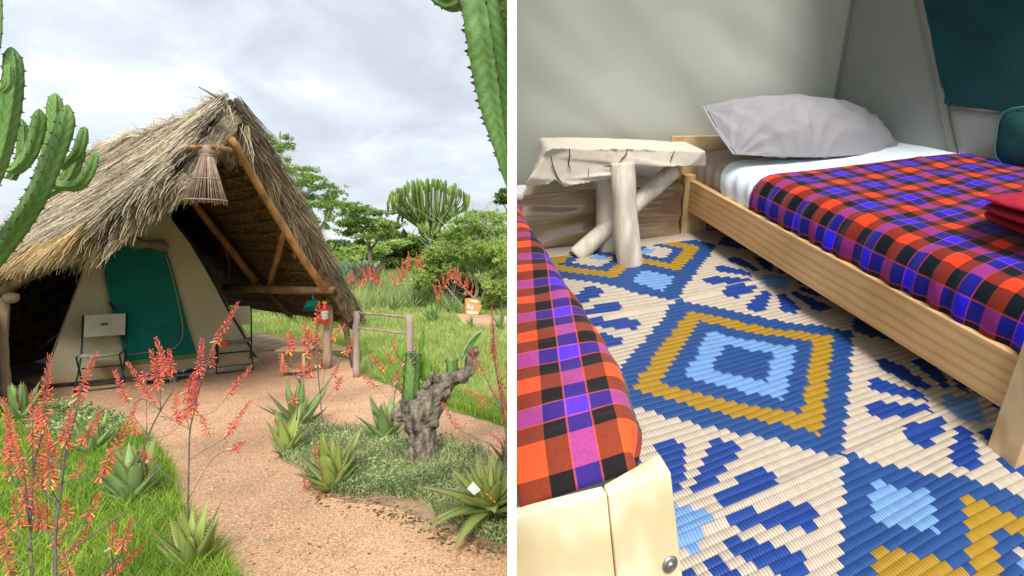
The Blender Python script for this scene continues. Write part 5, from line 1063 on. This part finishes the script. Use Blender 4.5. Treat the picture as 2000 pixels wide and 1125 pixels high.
# ------------------------------------------------------------------ left bed
lb=root('wooden_bed',Rm(.40,-.70,0),'pale pine bed end with a bolt at the lower left of the tent room','bed')
def top(px,py,c=.415): a,b=rc(px,py,c); return Rm(a,b,c)
def bot(px,py,c): a,b=rc(px,py,c); return Rm(a,b,c)
t4=[top(1189,966),top(1311,922),top(1288,884),top(1178,946)]
b4=[None,bot(1341,1190,.17),None,None]; pn_=(t4[1]-t4[0]).cross(b4[1]-t4[0]).normalized(); b4[0]=hit(1211,1190,t4[0],pn_); b4[2]=b4[1]+(t4[2]-t4[1]); b4[3]=b4[0]+(t4[3]-t4[0])
mb=MB(); mb.hexa(b4+t4); pst=roompos(mb.build('leg',PINEL,lb,smooth=False,bevel=.004))
t5=[top(1007,1012),top(1186,964.5),top(1176,948),top(1007,990)]; b5=[None,hit(1208,1190,t4[0],pn_)]; pn2=(t5[1]-t5[0]).cross(b5[1]-t5[0]).normalized(); b5[0]=hit(1006,1230,t5[0],pn2); b5+=[b5[1]+(t5[2]-t5[1]),b5[0]+(t5[3]-t5[0])]
mb=MB(); mb.hexa(b5+t5); roompos(mb.build('foot_board',PINEL,lb,smooth=False,bevel=.003))
fN=(b4[1]-b4[0]).cross(t4[0]-b4[0]).normalized(); fN=fN if fN.dot(-Vector((0,1,0)))>0 else -fN
bc=hit(1308,1102,b4[0],fN); 
lathe('bolt_washer',bc+fN*.001,((.001,.0035),(.012,.0035),(.0155,.001),(.0155,0)),mat('steel',(.45,.45,.45),.35,.1,9,metal=1),lb,20,fN); lathe('bolt_head',bc+fN*.0045,((.001,.004),(.006,.0035),(.0075,.0)),MATS['steel'],lb,6,fN)
mb=MB(); b_=-2.3
def lbl(s,t):   # blanket over the left bed: s across (0 divider board .. 1 aisle side), t along (0 far .. 1 foot)
    T_=t*1.50; bflat=-2.22+T_; r=.06; e=-.80; 
    if bflat<e: b,dy=bflat,0
    elif bflat<e+r*PI/2: q=(bflat-e)/r; b=e+r*math.sin(q); dy=r*(1-math.cos(q))
    else: b=e+r+.012*0; dy=r+(bflat-e-r*PI/2)
    ae=.445+.055*(-b-.87)-.045*max(0,min(1,(bflat+1.0)/.25)); a0=aa(b,.45-dy*.5,1005); W=max(.02,ae-a0); tot=W+.16; S_=s*tot; r2=.055; fl_=W-r2
    if S_<fl_: a,dx=a0+S_,0
    elif S_<fl_+r2*PI/2: q=(S_-fl_)/r2; a=a0+fl_+r2*math.sin(q); dx=r2*(1-math.cos(q))
    else: a=a0+W+.006; dx=r2+(S_-fl_-r2*PI/2)
    c=.455-dx-dy+.009*noise.noise(Vector((a*7,b*6,3)))+(.007*abs(noise.noise(Vector((a*5,b*22,1))))+.003*math.sin(b*34+a*6))*(1 if bflat<e else .3)
    if dy>0: b+=dy*.75; a-=min(dx,dy)*.9
    c=max(c,.30 if dy==0 else .408); a=max(a,aa(b,c,1004)); return Rm(a,b,c),(S_,bflat)
lbk=root('plaid_blanket',Rm(.35,-1.4,.45),'orange, blue and black plaid blanket over the left bed, strong light put into its colours','blanket')
gridmesh('cloth',lbl,50,170,PL2,lbk,thick=.005)
mb=MB(); mb.hexa([Rm(a,b,c) for c in (.20,.42) for a,b in ((aa(-2.0,c),-2.0),(max(aa(-2.0,c)+.01,.47),-2.0),(.40,-.88),(aa(-.88,c),-.88))]); mb.build('mattress',mat('white_sheet2',(.7,.7,.72),.85,.05,3),lb,smooth=False)
mb=MB(); mb.hexa([Rm(a,b,c) for c in (.44,.475) for a,b in ((aa(-2.32,c),-2.32),(aa(-2.32,c)+.05,-2.32),(aa(-2.2,c)+.03,-2.2),(aa(-2.2,c),-2.2))]); mb.build('white_sheet',MATS['white_sheet2'],lb,smooth=False,bevel=.012)
mb=MB(); mb.hexa([Rm(a,b,c) for c in (.12,.30) for a,b in ((aa(-2.05,c),-2.05),(aa(-2.05,c)+.02,-2.05),(.42,-.76),(.395,-.76))]); roompos(mb.build('side_rail',PINE,lb,smooth=False,bevel=.003))
# ------------------------------------------------------------------ rough wooden bench
BW=mat('driftwood',(.60,.50,.39),.75,.2,11,.9,45,stretch=None,col2=(.80,.74,.66),bdist=.006)
t=BW.node_tree; mp=[n for n in t.nodes if n.type=='MAPPING'][0]; u=N(t,'ShaderNodeAttribute'); u.attribute_name='roompos'
for l in list(mp.inputs[0].links): t.links.remove(l)
t.links.new(u.outputs['Vector'],mp.inputs[0]); mp.inputs['Scale'].default_value=(1.6,1.6,.22)
bn=root('rustic_bench',Rm(1.1,-2.5,0),'rustic pale slab bench with thick log legs between the beds','bench')
fo=[(1025,361),(1034,346),(1048,328),(1060,306),(1068,294),(1080,289),(1120,289),(1160,290),(1200,291),(1250,292),(1300,293),(1345,294),(1379,295),(1380,310),(1379,325),(1345,326),(1310,326.5),(1275,327),(1245,328),(1225,338),(1205,346),(1180,352),(1150,357),(1125,362),(1105,366),(1095,360),(1086,352),(1070,362),(1050,364)]
bfp=-2.50; fr_=[hit(x,y,Rm(0,bfp+(.05*math.sin(i*1.7)*.3),0),RV) for i,(x,y) in enumerate(fo)]
mb=MB(); n_=len(fr_); bkk=[]
for i,p in enumerate(fr_): bkk.append(p-RV*(.24+.02*math.sin(i*2.1))+ (RU*(.12*(1-min(1,(fo[i][0]-1025)/60)))))
mid=[p.lerp(q_,.5)-RN*(-.004*math.sin(i)) for i,(p,q_) in enumerate(zip(fr_,bkk))]
mb.face(fr_); mb.face(bkk[::-1]); mb.quadstrip([fr_+[fr_[0]],mid+[mid[0]],bkk+[bkk[0]]])
o=roompos(mb.build('seat_slab',BW,bn,smooth=False)); bm=bmesh.new(); bm.from_mesh(o.data); bmesh.ops.remove_doubles(bm,verts=bm.verts[:],dist=.0005); bmesh.ops.recalc_face_normals(bm,faces=bm.faces[:]); bm.to_mesh(o.data); bm.free()
md=o.modifiers.new('r','REMESH'); md.mode='VOXEL'; md.voxel_size=.007; md.use_smooth_shade=True
tx=bpy.data.textures.new('wd','CLOUDS'); tx.noise_scale=.05; tx.noise_depth=3; md=o.modifiers.new('d','DISPLACE'); md.texture=tx; md.strength=.006; md.mid_level=.5
CRK=mat('crack',(.06,.05,.045),.95,.3,9)
for pts in ([(1112,290),(1113,305),(1110,320),(1116,335)],[(1226,291),(1222,303),(1214,312),(1208,320)],[(1318,294),(1312,306),(1309,318)],[(1076,305),(1080,325),(1088,345),(1098,358)],[(1181,325),(1200,324.5),(1240,326)],[(1150,330),(1149,345)]):
    mb=MB(); mb.tube([hit(x,y,Rm(0,bfp+.006,0),RV) for x,y in pts],[.0022]+[.003]*(len(pts)-2)+[.001],5); mb.build('crack',CRK,bn)
def log(foot,topp,r0,r1,bt):
    a,b=rc(*foot,0); A=Rm(a,b,.0); B=hit(*topp,Rm(0,bt,0),RV); P=[A.lerp(B,i/4)+Vector((random.gauss(0,.004),random.gauss(0,.004),0)) for i in range(5)]
    mb=MB(); P=[Vector(x) for x in spline([tuple(x) for x in P],40)]; mb.tube(P,[(r0+(r1-r0)*i/39)*(1+.035*math.sin(i*.22+foot[0])) for i in range(40)],22,wob=.03); return roompos(mb.build('leg',BW,bn))
log((1231,520),(1213,318),.064,.058,-2.50)
log((1126,500),(1318,330),.046,.046,-2.62)
log((1186,488),(1180,330),.054,.050,-2.64)
# ------------------------------------------------------------------ wrapped box under the canvas
KR=mat('kraft_wrapped',(.36,.245,.15),.22,.12,3,0,spec=.8); t=KR.node_tree; b_=t.nodes[KR['bsdf']]; b_.inputs['Coat Weight'].default_value=1; b_.inputs['Coat Roughness'].default_value=.08
def boxf(s,tt):
    c=.005+.325*tt; a0=aa(-2.70,c); a=a0+(1.56-a0)*s; b=-2.715+.012*math.sin(c*46+1.3*math.sin(a*5)+2*noise.noise(Vector((a*3,c*5,0))))+.010*noise.noise(Vector((a*4,c*22,5)))
    if tt>.94: b-=(tt-.94)*1.6
    return Rm(a,b,c),(s,tt)
bx=root('wrapped_box',Rm(1.0,-2.74,0),'long brown cardboard box wrapped in shiny clear plastic under the canvas wall','box')
gridmesh('wrapping',boxf,120,60,KR,bx)
mb=MB(); mb.hexa([Rm(a,b,c) for c in (.004,.318) for a,b in ((aa(-2.79,c),-2.79),(1.56,-2.79),(1.56,-2.745),(aa(-2.745,c),-2.745))]); mb.build('carton',mat('cardboard',(.32,.22,.13),.8,.1,5),bx,smooth=False)
